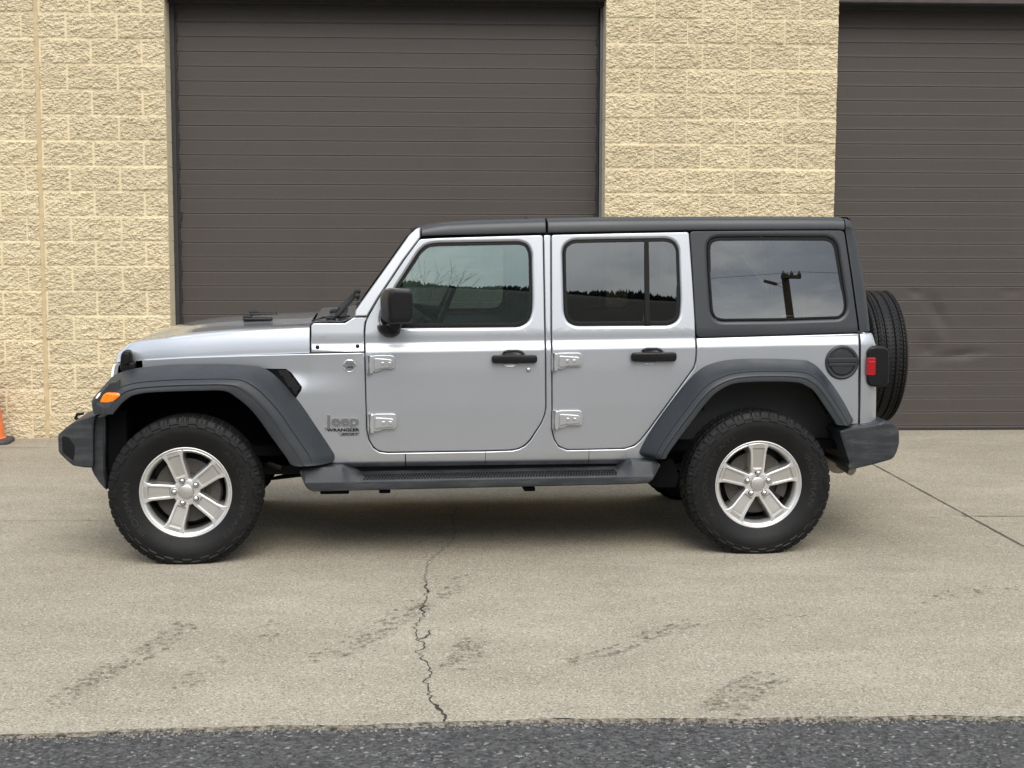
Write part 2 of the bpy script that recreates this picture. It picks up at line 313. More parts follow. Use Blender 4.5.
# ------------------------------------------------------------------ materials
class Mat:
    def __init__(s, name):
        s.m = bpy.data.materials.new(name); s.m.use_nodes = True; s.t = s.m.node_tree; s.t.nodes.clear()
        s.out = s.n('ShaderNodeOutputMaterial'); s._tc = None
    def n(s, t, **k):
        n = s.t.nodes.new(t)
        for a, b in k.items():
            if a in n.inputs.keys() if hasattr(n, 'inputs') else False: n.inputs[a].default_value = b
            else: setattr(n, a, b)
        return n
    def l(s, a, b): s.t.links.new(a, b)
    def coord(s, which='Object'):
        if not s._tc: s._tc = s.n('ShaderNodeTexCoord')
        return s._tc.outputs[which]
    def mapping(s, src, scale=(1, 1, 1), rot=(0, 0, 0), loc=(0, 0, 0)):
        m = s.n('ShaderNodeMapping'); s.l(src, m.inputs[0]); m.inputs['Scale'].default_value = scale; m.inputs['Rotation'].default_value = rot; m.inputs['Location'].default_value = loc
        return m.outputs[0]
    def noise(s, vec, scale, detail=4, rough=.5, dist=0):
        n = s.n('ShaderNodeTexNoise'); s.l(vec, n.inputs['Vector']); n.inputs['Scale'].default_value = scale; n.inputs['Detail'].default_value = detail; n.inputs['Roughness'].default_value = rough; n.inputs['Distortion'].default_value = dist
        return n.outputs['Fac']
    def voro(s, vec, scale, feature='F1', out='Distance', rnd=1.0):
        n = s.n('ShaderNodeTexVoronoi', feature=feature); s.l(vec, n.inputs['Vector']); n.inputs['Scale'].default_value = scale; n.inputs['Randomness'].default_value = rnd
        return n.outputs[out]
    def ramp(s, fac, stops):
        r = s.n('ShaderNodeValToRGB'); s.l(fac, r.inputs[0]); e = r.color_ramp.elements
        while len(e) < len(stops): e.new(.5)
        for x, (p, c) in zip(e, stops):
            x.position = p; x.color = (c if isinstance(c, tuple) else (c, c, c)) + (1,)
        return r.outputs['Color']
    def mix(s, f, a, b, mode='MIX'):
        m = s.n('ShaderNodeMix', data_type='RGBA', blend_type=mode)
        for v, i in ((f, 0), (a, 6), (b, 7)):
            if isinstance(v, (int, float)): m.inputs[i].default_value = v
            elif isinstance(v, tuple): m.inputs[i].default_value = v + (1,)
            else: s.l(v, m.inputs[i])
        return m.outputs[2]
    def math(s, op, a, b=0.0):
        m = s.n('ShaderNodeMath', operation=op)
        for v, i in ((a, 0), (b, 1)):
            if isinstance(v, (int, float)): m.inputs[i].default_value = v
            else: s.l(v, m.inputs[i])
        return m.outputs[0]
    def bump(s, h, strength=.5, dist=.01, normal=None):
        b = s.n('ShaderNodeBump'); b.inputs['Strength'].default_value = strength; b.inputs['Distance'].default_value = dist; s.l(h, b.inputs['Height'])
        if normal is not None: s.l(normal, b.inputs['Normal'])
        return b.outputs[0]
    def bsdf(s, color=None, rough=None, metal=0.0, normal=None, **k):
        b = s.n('ShaderNodeBsdfPrincipled')
        for v, nm in ((color, 'Base Color'), (rough, 'Roughness'), (metal, 'Metallic')):
            if v is None: continue
            if isinstance(v, tuple): b.inputs[nm].default_value = v + (1,)
            elif isinstance(v, (int, float)): b.inputs[nm].default_value = v
            else: s.l(v, b.inputs[nm])
        if normal is not None: s.l(normal, b.inputs['Normal'])
        for a, v in k.items(): b.inputs[a.replace('_', ' ')].default_value = v
        s.l(b.outputs[0], s.out.inputs[0]); return b
def simple(name, color, rough=.5, metal=0.0, spec=.5, nscale=0, namp=.15, bump=0, bscale=300):
    m = Mat(name); c = color; nrm = None
    if nscale:
        f = m.noise(m.coord(), nscale, 5, .6)
        c = m.mix(f, tuple(max(0, x*(1-namp)) for x in color), tuple(min(1, x*(1+namp)) for x in color))
    if bump: nrm = m.bump(m.noise(m.coord(), bscale, 3, .6), bump, .002)
    m.bsdf(c, rough, metal, nrm, Specular_IOR_Level=spec); return m.m

M = {}
def build_materials():
    # silver metallic paint: flakes under clear coat, a little road film low down
    m = Mat('silver_paint'); co = m.coord()
    fl = m.voro(co, 900, out='Color'); fb = m.ramp(m.noise(co, 700, 2, .5), [(0, .30), (1, .42)])
    dirt = m.noise(co, 3.0, 6, .65)
    col = m.mix(m.ramp(dirt, [(.35, 0.0), (.8, .35)]), (.455, .472, .498), (.41, .416, .428))
    b = m.bsdf(col, .36, .78); b.inputs['Coat Weight'].default_value = 1.0; b.inputs['Coat Roughness'].default_value = .02; b.inputs['Coat IOR'].default_value = 1.45
    m.l(fb, b.inputs['Roughness']); M['paint'] = m.m
    # dark grey grained plastic (flares, steps, bumpers)
    m = Mat('grey_plastic'); co = m.coord()
    f = m.noise(co, 6, 6, .65); f2 = m.noise(co, 60, 4, .6)
    col = m.mix(f, (.0135, .016, .019), (.023, .0265, .030)); col = m.mix(m.ramp(f2, [(.55, 0.0), (.8, .35)]), col, (.045, .048, .050))
    m.bsdf(col, m.ramp(f, [(.3, .40), (.7, .58)]), 0, m.bump(m.noise(co, 450, 2, .5), .25, .001), Specular_IOR_Level=.4); M['plastic'] = m.m
    m = Mat('dusty_plastic'); co = m.coord()
    f = m.noise(m.mapping(co, (1, 1, 5)), 5, 7, .7)
    col = m.mix(m.ramp(f, [(.46, 0.0), (.66, .65)]), (.014, .0165, .020), (.055, .056, .056))
    m.bsdf(col, m.ramp(f, [(.3, .42), (.7, .65)]), 0, m.bump(m.noise(co, 400, 2, .5), .25, .001)); M['plastic2'] = m.m
    # moulded hard top, fine leather grain
    m = Mat('hardtop_plastic'); co = m.coord()
    m.bsdf(m.mix(m.noise(co, 4, 6, .6), (.017, .0195, .0235), (.025, .028, .0325)), m.ramp(m.noise(co, 2, 5, .6), [(.3, .36), (.7, .46)]), 0, m.bump(m.noise(co, 550, 2, .5), .2, .001)); M['top'] = m.m
    M['black'] = simple('black_plastic', (.006, .006, .0065), .42, 0, .25, nscale=20)
    M['seal'] = simple('rubber_seal', (.006, .0058, .0055), .55, 0, .18, nscale=30)
    M['void'] = simple('black_underbody', (.003, .003, .0035), .9, 0, .1, nscale=9, namp=.5)
    M['under'] = simple('dusty_underbody', (.008, .0085, .010), .7, 0, .2, nscale=12, namp=.6)
    M['liner'] = simple('wheel_liner', (.0035, .0035, .0045), .8, 0, .15, nscale=8, namp=.6)
    M['rust'] = simple('exhaust_steel', (.30, .26, .21), .55, .6, nscale=25, namp=.5)
    m = Mat('tyre_rubber'); co = m.coord()
    f = m.noise(co, 9, 6, .7)
    m.bsdf(m.mix(m.ramp(f, [(.45, 0.0), (.8, .5)]), (.0042, .0042, .0046), (.012, .0115, .0105)), m.ramp(f, [(.3, .46), (.7, .66)]), 0, m.bump(m.noise(co, 260, 3, .6), .2, .001), Specular_IOR_Level=.25); M['tyre'] = m.m
    M['letter'] = simple('tyre_letter_rubber', (.0155, .015, .0145), .6, 0, .3)
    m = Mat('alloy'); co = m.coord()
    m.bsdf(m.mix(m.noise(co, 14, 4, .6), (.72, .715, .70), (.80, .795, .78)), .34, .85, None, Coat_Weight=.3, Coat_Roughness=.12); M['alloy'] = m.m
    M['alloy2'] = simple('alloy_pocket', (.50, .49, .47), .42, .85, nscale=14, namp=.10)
    M['barrel'] = simple('wheel_barrel', (.045, .043, .040), .5, .5, nscale=20, namp=.5)
    M['disc'] = simple('brake_steel', (.060, .056, .05), .5, .5, nscale=30, namp=.5)
    M['chrome'] = simple('bright_metal', (.72, .72, .72), .18, 1.0)
    M['badge'] = simple('badge_silver', (.50, .51, .52), .18, .95)
    M['hinge'] = simple('hinge_silver', (.60, .61, .62), .30, .8, nscale=30, namp=.08)
    M['nut'] = simple('lug_chrome', (.50, .50, .50), .2, 1.0)
    m = Mat('orange_lens'); b = m.bsdf((.95, .22, .008), .12, 0, m.bump(m.voro(m.coord(), 160), .3, .001)); b.inputs['Coat Weight'].default_value = .4; b.inputs['Subsurface Weight'].default_value = .15; M['orange'] = m.m
    m = Mat('red_lens'); b = m.bsdf((.30, .004, .008), .10, 0, m.bump(m.voro(m.coord(), 130), .35, .001)); b.inputs['Coat Weight'].default_value = .5; M['red'] = m.m
    M['white'] = simple('white_lens', (.8, .8, .8), .15)
    def glass(name, tint, ior=1.55, refl=(1, 1, 1)):
        m = Mat(name)
        gl = m.n('ShaderNodeBsdfGlossy'); gl.inputs['Roughness'].default_value = .004; gl.inputs['Color'].default_value = refl + (1,)
        # very slight waviness of tempered glass
        nb = m.bump(m.noise(m.coord(), 2.0, 1, .3), .006, .01); m.l(nb, gl.inputs['Normal'])
        tr = m.n('ShaderNodeBsdfTransparent'); tr.inputs['Color'].default_value = tint + (1,)
        fr = m.n('ShaderNodeFresnel'); fr.inputs['IOR'].default_value = ior
        mx_ = m.n('ShaderNodeMixShader'); m.l(fr.outputs[0], mx_.inputs[0]); m.l(tr.outputs[0], mx_.inputs[1]); m.l(gl.outputs[0], mx_.inputs[2])
        m.l(mx_.outputs[0], m.out.inputs[0]); return m.m
    M['glass'] = glass('door_glass', (.60, .76, .70), 2.6, (.84, 1.0, .97))
    M['privacy'] = glass('privacy_glass', (.13, .14, .14), 2.3)
    M['cloth'] = simple('seat_cloth', (.022, .022, .024), .9, nscale=60, namp=.3)
    M['trim'] = simple('interior_trim', (.020, .020, .021), .6, nscale=20)
    # split-face block, cream paint
    m = Mat('split_face_block'); co = m.coord()
    big = m.noise(co, 1.3, 5, .6); fine = m.noise(co, 34, 6, .65); blk = m.noise(m.mapping(co, (2.2, 1, 4.6)), 1.0, 2, .5)
    col = m.mix(fine, (.57, .475, .305), (.75, .64, .44)); col = m.mix(m.ramp(big, [(.3, 0.0), (.75, .35)]), col, (.62, .52, .32))
    col = m.mix(m.ramp(blk, [(.4, 0.0), (.7, .28)]), col, (.75, .66, .47))
    at = m.n('ShaderNodeAttribute'); at.attribute_name = 'block_tint'
    col = m.mix(m.ramp(at.outputs['Fac'], [(0, 0.0), (1, .55)]), col, (.51, .435, .29)); col = m.mix(m.ramp(m.noise(m.mapping(co, (1, 1, .12)), 3.5, 6, .7), [(.56, 0.0), (.75, .30)]), col, (.42, .35, .23))
    m.bsdf(col, .92, 0, m.bump(m.math('ADD', m.noise(co, 55, 6, .75), m.math('MULTIPLY', m.voro(m.mapping(co, (1, 1, 1.5), (0, .5, 0)), 42), .9)), .8, .02), Specular_IOR_Level=.25); M['block'] = m.m
    M['mortar'] = simple('mortar_joint', (.62, .52, .34), .92, nscale=30, namp=.12)
    M['jamb'] = simple('painted_smooth_block', (.72, .63, .44), .85, nscale=12, namp=.12, bump=.3, bscale=60)
    M['sealant'] = simple('joint_sealant', (.46, .365, .215), .85, nscale=18, namp=.35, bump=.4, bscale=40)
    # garage door: embossed painted steel
    m = Mat('door_steel'); co = m.coord()
    st = m.noise(m.mapping(co, (1.2, 1, .25)), 1.6, 6, .6); gr = m.noise(co, 120, 4, .6)
    col = m.mix(st, (.045, .0375, .0335), (.058, .049, .0435)); col = m.mix(m.ramp(gr, [(.4, 0.0), (.7, .22)]), col, (.068, .058, .052))
    m.bsdf(col, m.ramp(st, [(.3, .5), (.7, .64)]), 0, m.bump(gr, .12, .002), Specular_IOR_Level=.4); M['door'] = m.m
    M['frame'] = simple('dark_steel_frame', (.040, .040, .042), .5, .2, nscale=14, namp=.3)
    M['galv'] = simple('grey_painted_frame', (.17, .17, .18), .5, .2, nscale=14, namp=.2)
    M['weather'] = simple('weatherstrip', (.014, .014, .014), .7)
    M['lintel'] = simple('rusty_lintel', (.055, .045, .04), .8, nscale=9, namp=.6)
    # concrete apron
    m = Mat('concrete'); co = m.coord()
    b1 = m.ramp(m.noise(co, .75, 7, .62), [(.33, 0.0), (.66, 1.0)]); b2 = m.noise(m.mapping(co, (1, 2.6, 1)), 1.7, 7, .65); fine = m.noise(co, 95, 5, .75); sp = m.voro(co, 150, out='Color'); spd = m.n('ShaderNodeSeparateColor'); m.l(sp, spd.inputs[0])
    col = m.mix(b1, (.285, .253, .190), (.400, .361, .283)); col = m.mix(m.ramp(b2, [(.40, 0.0), (.66, .65)]), col, (.262, .230, .172))
    col = m.mix(m.ramp(spd.outputs[0], [(.74, 0.0), (.93, .75)]), col, (.105, .092, .072)); col = m.mix(m.ramp(spd.outputs[1], [(.80, 0.0), (.95, .7)]), col, (.56, .51, .42))
    col = m.mix(m.ramp(fine, [(.38, .55), (.60, 0.0)]), col, (.15, .13, .10))
    h = m.math('ADD', fine, m.math('MULTIPLY', spd.outputs[2], .35))
    m.bsdf(col, .88, 0, m.bump(h, .55, .006), Specular_IOR_Level=.3); M['concrete'] = m.m
    M['crack'] = simple('crack_shadow', (.022, .019, .016), .95, nscale=40, namp=.5)
    M['joint'] = simple('joint_filler', (.085, .074, .06), .95, nscale=20, namp=.5)
    m = Mat('broken_shaded_edge'); co = m.coord(); m.bsdf(m.mix(m.ramp(m.noise(co, 38, 6, .75), [(.40, 0.0), (.62, 1.0)]), (.022, .019, .015), (.26, .23, .175)), .95, 0, m.bump(m.noise(co, 60, 5, .7), .8, .01)); M['edge'] = m.m  # dirty slab edge; the dark line of shade along it is painted into the colour
    m = Mat('rubber_mark'); co = m.coord()
    tr = m.n('ShaderNodeBsdfTransparent'); di = m.n('ShaderNodeBsdfDiffuse'); di.inputs['Color'].default_value = (.11, .093, .070, 1)
    ms = m.n('ShaderNodeMixShader'); m.l(m.ramp(m.noise(co, 55, 5, .7), [(.42, 0.0), (.60, .72)]), ms.inputs[0]); m.l(tr.outputs[0], ms.inputs[1]); m.l(di.outputs[0], ms.inputs[2]); m.l(ms.outputs[0], m.out.inputs[0]); M['mark'] = m.m
    # asphalt
    m = Mat('asphalt'); co = m.coord()
    v = m.n('ShaderNodeTexVoronoi', feature='F1'); m.l(co, v.inputs['Vector']); v.inputs['Scale'].default_value = 80
    sc = m.n('ShaderNodeSeparateColor'); m.l(v.outputs['Color'], sc.inputs[0])
    big = m.noise(co, 2.2, 6, .65); cr_ = m.noise(m.mapping(co, (1, .75, 1)), 55, 6, .78)
    col = m.mix(sc.outputs[0], (.030, .0295, .029), (.108, .1065, .104)); col = m.mix(m.ramp(big, [(.35, 0.0), (.7, .5)]), col, (.038, .0375, .037))
    col = m.mix(m.ramp(sc.outputs[1], [(.93, 0.0), (.99, .7)]), col, (.30, .29, .27)); col = m.mix(m.ramp(cr_, [(.40, .95), (.49, 0.0)]), col, (.013, .013, .014))
    h = m.math('SUBTRACT', m.math('MULTIPLY', cr_, 2.0), v.outputs['Distance'])
    m.bsdf(col, .8, 0, m.bump(h, .5, .010), Specular_IOR_Level=.35); M['asphalt'] = m.m
    M['stone'] = simple('gravel_stone', (.20, .185, .16), .85, nscale=15, namp=.6)
    M['cone'] = simple('cone_orange', (.80, .17, .045), .5, nscale=14, namp=.18)
    M['conebase'] = simple('cone_base_rubber', (.045, .045, .046), .7, nscale=14, namp=.3)
    M['bark'] = simple('grey_bark', (.075, .062, .050), .9, nscale=8, namp=.4)
    M['pole'] = simple('weathered_pole', (.15, .115, .075), .9, nscale=6, namp=.4)
    M['wire'] = simple('black_wire', (.02, .02, .02), .6)
    m = Mat('wooded_slope'); co = m.coord()
    m.bsdf(m.mix(m.noise(co, .12, 8, .75), (.014, .014, .010), (.030, .027, .019)), 1.0, 0, m.bump(m.noise(co, .5, 6, .7), 1.0, 2.0)); M['hill'] = m.m
    M['twigs'] = simple('bare_twigs', (.020, .0185, .014), 1.0, nscale=.3, namp=.5)
build_materials()

# ------------------------------------------------------------------ ground
W0, W1 = 12.3197, 0.0509
WALL_ROT = math.atan(W1)
rng = random.Random(7)
EDGE = [(-40, 3.6), (-12, 4.3), (-4, 4.72), (-1.741, 4.879), (-1.409, 4.912), (-1.074, 4.951), (-.733, 4.979), (-.388, 5.003), (-.224, 5.020), (.313, 5.056), (.667, 5.065), (1.823, 5.101), (4, 5.14), (12, 5.2), (40, 5.2)]
bm = BM()
g = [bm.verts.new(p) for p in ((-2500, -2500, -.009), (2500, -2500, -.009), (2500, 2500, -.009), (-2500, 2500, -.009))]; bm.faces.new(g)
asphalt = tag(obj('asphalt_ground', bm, M['asphalt'], None, 0), kind='structure')
# concrete apron: a slab 22 mm proud of the asphalt with a worn front edge
bm = BM(); top = []; bot = []
for (a, b) in zip(EDGE, EDGE[1:]):
    near = abs(a[0]) < 3 or abs(b[0]) < 3
    n = max(1, int((b[0]-a[0]) / (.022 if near else .8)))
    for k in range(n):
        t = k/n; x = a[0]+(b[0]-a[0])*t; y = a[1]+(b[1]-a[1])*t
        y += (.007*math.sin(x*5.1+1)+.005*math.sin(x*13.7)+rng.uniform(-.005, .005)) if near else 0
        top.append((x, y + .012)); bot.append((x, y))
far = [(40, W0+.6+W1*40), (-40, W0+.6-W1*40)]
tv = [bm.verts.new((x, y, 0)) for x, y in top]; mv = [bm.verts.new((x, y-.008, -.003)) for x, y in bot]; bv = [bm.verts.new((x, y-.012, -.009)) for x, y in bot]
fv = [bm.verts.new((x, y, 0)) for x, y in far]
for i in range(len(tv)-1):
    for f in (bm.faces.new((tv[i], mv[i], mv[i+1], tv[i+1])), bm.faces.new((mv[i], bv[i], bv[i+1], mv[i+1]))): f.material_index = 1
bm.faces.new(tv + fv)
bmesh.ops.triangulate(bm, faces=[f for f in bm.faces if len(f.verts) > 4])
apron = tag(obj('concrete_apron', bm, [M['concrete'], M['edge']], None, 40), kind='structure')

def ribbon(name, path, width, mat, z, parent, jit=0.0, seed=1, step=.03):
    r_ = random.Random(seed); P = densify(path, step, False); bm = BM(); L = []; n = len(P)
    for i, p in enumerate(P):
        d = (Vector(P[min(i+1, n-1)]) - Vector(P[max(i-1, 0)])).normalized(); nn = Vector((-d.y, d.x))
        w = width(i/(n-1)) if callable(width) else width
        c = Vector(p) + nn*r_.uniform(-jit, jit); w *= r_.uniform(.45, 1.4) if jit else r_.uniform(.9, 1.1)
        L.append((bm.verts.new((c.x-nn.x*w, c.y-nn.y*w, z)), bm.verts.new((c.x+nn.x*w, c.y+nn.y*w, z))))
    for a, b in zip(L, L[1:]): bm.faces.new((a[0], a[1], b[1], b[0]))
    return obj(name, bm, mat, parent, 0)
CRACK = [(-.344, 9.162), (-.356, 8.675), (-.318, 8.154), (-.367, 7.89), (-.438, 7.523), (-.429, 7.189), (-.394, 6.749), (-.412, 6.60), (-.388, 6.50), (-.398, 6.426), (-.418, 6.25), (-.393, 6.07), (-.352, 5.97), (-.385, 5.90), (-.367, 5.848), (-.335, 5.70), (-.304, 5.59), (-.330, 5.50), (-.321, 5.44), (-.294, 5.27), (-.272, 5.201), (-.225, 5.075), (-.232, 5.02)]
def crack_w(t): return .0015 + .0018*max(0, t-.35) + (.0036 if .50 < t < .54 or .60 < t < .64 or .95 < t < .985 else 0)
ribbon('crack', CRACK, crack_w, M['crack'], .003, apron, .011, 3, .022)
ribbon('crack_branch', [(-.318, 8.154), (-.42, 8.27), (-.52, 8.22)], .0022, M['crack'], .003, apron, .012, 4, .03)
ribbon('crack_branch', [(-.39, 6.07), (-.36, 6.10), (-.345, 6.22)], .003, M['crack'], .0034, apron, .008, 5, .03)
# slab joints
def jline(a, b, w=.0045, s=1): ribbon('slab_joint', [a, b], w, M['joint'], .0036, apron, .0016, s, .06)
jline((-9.0, 8.42), (2.655, 8.78), .0026, 1)
jline((2.735, 8.83), (9, 8.88), .006, 2)
jline((2.55, 12.4), (2.69, 10.68), .006, 3); jline((2.69, 10.68), (2.81, 7.95), .006, 5); jline((2.81, 7.95), (2.95, 5.15), .006, 4)
jline((-9.0, 11.35), (-2.6, 11.62), .005, 6)

def tyre_mark(a, b, rows, w, seed, parent, dens=.8):
    r_ = random.Random(seed); a, b = Vector(a), Vector(b); d = (b-a); L = d.length; d.normalize(); n = Vector((-d.y, d.x)); bm = BM()
    k = int(L/.034)
    for i in range(k):
        t = i/k; fade = math.sin(math.pi*min(1, max(0, t*1.0)))**.5
        for j in range(rows):
            if r_.random() > dens*(.35+.65*fade): continue
            q = (j-(rows-1)/2)*w/rows
            c = a + d*(t*L + r_.uniform(-.008, .008) + (.015 if j % 2 else 0)) + n*(q + r_.uniform(-.006, .006)+.02*math.sin(t*5+seed))
            la, lb = r_.uniform(.010, .034), r_.uniform(.005, .016); an = r_.uniform(-.35, .45)
            u = Vector((math.cos(an+.15), math.sin(an+.15))); v = Vector((-u.y, u.x))
            pts = []
            for q8 in range(7):
                th = 2*math.pi*q8/7; rr = r_.uniform(.65, 1.1); p = c + u*math.cos(th)*la*rr + v*math.sin(th)*lb*rr
                pts.append(bm.verts.new((p.x, p.y, .0042 + .00003*((i*7+j*3) % 11))))
            bm.faces.new(pts)
    return obj('tyre_mark', bm, M['mark'], parent, 0)
tyre_mark((-1.627, 5.201), (-1.413, 6.348), 4, .13, 1, apron)
tyre_mark((-.755, 5.747), (-.40, 6.75), 4, .15, 2, apron, .7)
tyre_mark((-.43, 6.55), (-.20, 7.25), 3, .10, 9, apron, .5)
tyre_mark((-.24, 5.66), (-.14, 6.10), 5, .13, 3, apron, .7)
tyre_mark((.235, 5.756), (.863, 6.405), 3, .11, 4, apron, .75)
tyre_mark((.72, 5.12), (1.03, 5.60), 6, .17, 5, apron, .95)
tyre_mark((1.856, 6.735), (2.55, 7.10), 4, .13, 6, apron, .35)
tyre_mark((1.023, 6.322), (1.307, 6.548), 3, .13, 7, apron, .35)
tyre_mark((-1.25, 5.35), (-1.0, 6.4), 3, .14, 8, apron, .22)

# stones along the broken edge and on the asphalt
bm = BM(); r_ = random.Random(11)
for i in range(1100):
    x = r_.uniform(-2.3, 2.3); ye = np.interp(x, [p[0] for p in EDGE], [p[1] for p in EDGE])
    dist = abs(r_.gauss(0, .03)) if i < 850 else r_.uniform(0, 1.2)
    s = r_.uniform(.0018, .0058) * (1.5 if r_.random() < .05 else 1)
    res = bmesh.ops.create_icosphere(bm, subdivisions=1, radius=s, matrix=Matrix.Translation((x, ye-.009-dist, -.009+s*.5)) @ Matrix.Rotation(r_.uniform(0, 6), 4, 'Z') @ Matrix.Diagonal((1, r_.uniform(.6, 1), r_.uniform(.5, .8), 1)))
    for v in res['verts']: v.co += Vector((r_.uniform(-1, 1), r_.uniform(-1, 1), r_.uniform(-.5, .5)))*s*.25
tag(obj('loose_gravel', bm, M['stone'], None, 0), 'tiny pale stones scattered along the broken edge where concrete meets asphalt', 'gravel', kind='stuff')

# ------------------------------------------------------------------ building
bld = empty('garage_building', (0, W0, 0), WALL_ROT)
tag(bld, 'cream split-face block building with two wide dark brown overhead doors', 'building')
H_C = .2032
def vnoise(x, y, seed):
    xi = np.floor(x).astype(np.int64); yi = np.floor(y).astype(np.int64); fx = x-xi; fy = y-yi
    fx = fx*fx*(3-2*fx); fy = fy*fy*(3-2*fy)
    def hsh(a, b):
        h = (a*374761393 + b*668265263 + seed*974711) & 0x7fffffff
        h = ((h ^ (h >> 13))*1274126177) & 0x7fffffff
        return ((h ^ (h >> 16)) & 0xffff)/65535.0
    return (hsh(xi, yi)*(1-fx)+hsh(xi+1, yi)*fx)*(1-fy) + (hsh(xi, yi+1)*(1-fx)+hsh(xi+1, yi+1)*fx)*fy
def chip(s, z, seed):
    """facetted chisel relief, -1..1, ridges leaning down to the left"""
    a = R(33); u = s*math.cos(a)+z*math.sin(a); v = -s*math.sin(a)+z*math.cos(a)
    wx = vnoise(s*14, z*14, seed+5)*.05
    r1 = vnoise((u+wx)*24, (v+wx)*50, seed); r2 = vnoise((u-wx)*50, v*84, seed+1); r3 = vnoise(s*13, z*17, seed+2)
    r1 = np.abs(r1*2-1)*2-1; r2 = np.abs(r2*2-1)*2-1
    return .62*r1 + .52*r2 + .40*(r3*2-1)
def block_wall(s0, s1, z0, z1, joints, step, seed, parent):
    """split-face courses as real relief; joints(k) gives the joint positions of course k"""
    ns = max(2, int((s1-s0)/step)+1); nz = max(2, int((z1-z0)/step)+1)
    ss = np.linspace(s0, s1, ns); zs = np.linspace(z0, z1, nz); S_, Z_ = np.meshgrid(ss, zs)
    k = np.floor(Z_/H_C).astype(int); dz_ = np.minimum(Z_-k*H_C, (k+1)*H_C-Z_)
    dj = np.full(S_.shape, 9.0); bid = np.zeros(S_.shape)
    for kk in range(int(k.min()), int(k.max())+1):
        m_ = k == kk; J = np.array(sorted(joints(kk)))
        d = np.abs(S_[m_][:, None]-J[None, :]).min(1) if len(J) else np.full(m_.sum(), 9.0)
        dj[m_] = d; bid[m_] = (np.searchsorted(J, S_[m_]) if len(J) else 0) + kk*37
    d = np.minimum(dj, dz_)
    edge = np.clip((d-.0050)/.009, 0, 1); edge = edge*edge*(3-2*edge)
    c = chip(S_ + (bid % 7)*3.1, Z_ + (bid % 5)*2.3, seed)
    bow = .004*np.sin(bid*12.9898)
    out = edge*(.0085 + bow + .0098*c) - (d < .0045)*.001
    me = bpy.data.meshes.new('block_face')
    V = np.stack([S_, -out, Z_], -1).reshape(-1, 3)
    idx = np.arange(ns*nz).reshape(nz, ns); F = np.stack([idx[:-1, :-1], idx[:-1, 1:], idx[1:, 1:], idx[1:, :-1]], -1).reshape(-1, 4)
    me.vertices.add(len(V)); me.vertices.foreach_set('co', V.ravel()); me.loops.add(F.size); me.loops.foreach_set('vertex_index', F.ravel())
    ta = me.attributes.new('block_tint', 'FLOAT', 'POINT'); ta.data.foreach_set('value', ((np.sin(bid*78.233+seed)*43758.5453) % 1.0).astype(np.float32).ravel())
    me.polygons.add(len(F)); me.polygons.foreach_set('loop_start', np.arange(0, F.size, 4)); me.polygons.foreach_set('loop_total', np.full(len(F), 4)); me.update(calc_edges=True)
    o = objm('block_face', me, [M['block'], M['mortar']], parent, 0)
    fm = (d[:-1, :-1]+d[:-1, 1:]+d[1:, 1:]+d[1:, :-1])/4 < .0052
    if step < .02: me.polygons.foreach_set('material_index', fm.ravel().astype(np.int32))
    return o
D0, D1, P1, E1 = -2.825, .768, 2.696, 6.27      # left opening, pillar, right opening
JX = -3.845
def j_left(k): o = .2226 if k % 2 == 0 else .417; return [JX+.012+o+.4064*i for i in range(-1, 4)]
def j_edge(k): o = .10 if k % 2 == 0 else .31; return [JX-.02-o-.4064*i for i in range(0, 14)]
def j_pil(k): o = .274 if k % 2 == 0 else .398; return [D1+o+.402*i for i in range(0, 4)]
def j_far(k): o = .1 if k % 2 == 0 else .3; return [E1+o+.4064*i for i in range(0, 12)]
def j_top(k): o = 0 if k % 2 == 0 else .2; return [-8+o+.4064*i for i in range(0, 50)]
block_wall(JX+.014, D0, -.02, 3.98, j_left, .0088, 1, bld)
block_wall(-5.2, JX-.020, -.02, 3.98, j_edge, .0088, 9, bld)
block_wall(-9.0, -5.202, -.02, 3.98, j_edge, .03, 9, bld)
block_wall(D1, P1, -.02, 3.98, j_pil, .0088, 21, bld)
block_wall(E1, 10.0, -.02, 3.98, j_far, .03, 31, bld)
block_wall(-9.0, 10.0, 3.984, 5.40, j_top, .04, 41, bld)
bm = BM(); add_box(bm, (JX-.003, .004, 1.98), (.036, .02, 4.0)); 
for i in range(60): pass
obj('control_joint', bm, M['sealant'], bld, 0)
# opening reveals of smooth block and a parapet cap, all behind the faces
REC = .26
for s_, w_ in ((D0-.05, .1), (D1+.05, .1), (P1-.05, .1), (E1+.05, .1)):
    bm = BM()
    for k in range(0, 20): add_box(bm, (s_, .008+REC/2+.004, (k+.5)*H_C), (w_, REC, H_C-.006), .003)
    add_box(bm, (s_, .012+REC/2+.004, 1.98), (w_-.006, REC-.008, 4.0))
    obj('door_reveal', bm, M['jamb'], bld, 30)
bm = BM(); add_box(bm, (.5, .20, 2.7), (18.9, .30, 5.4)); 
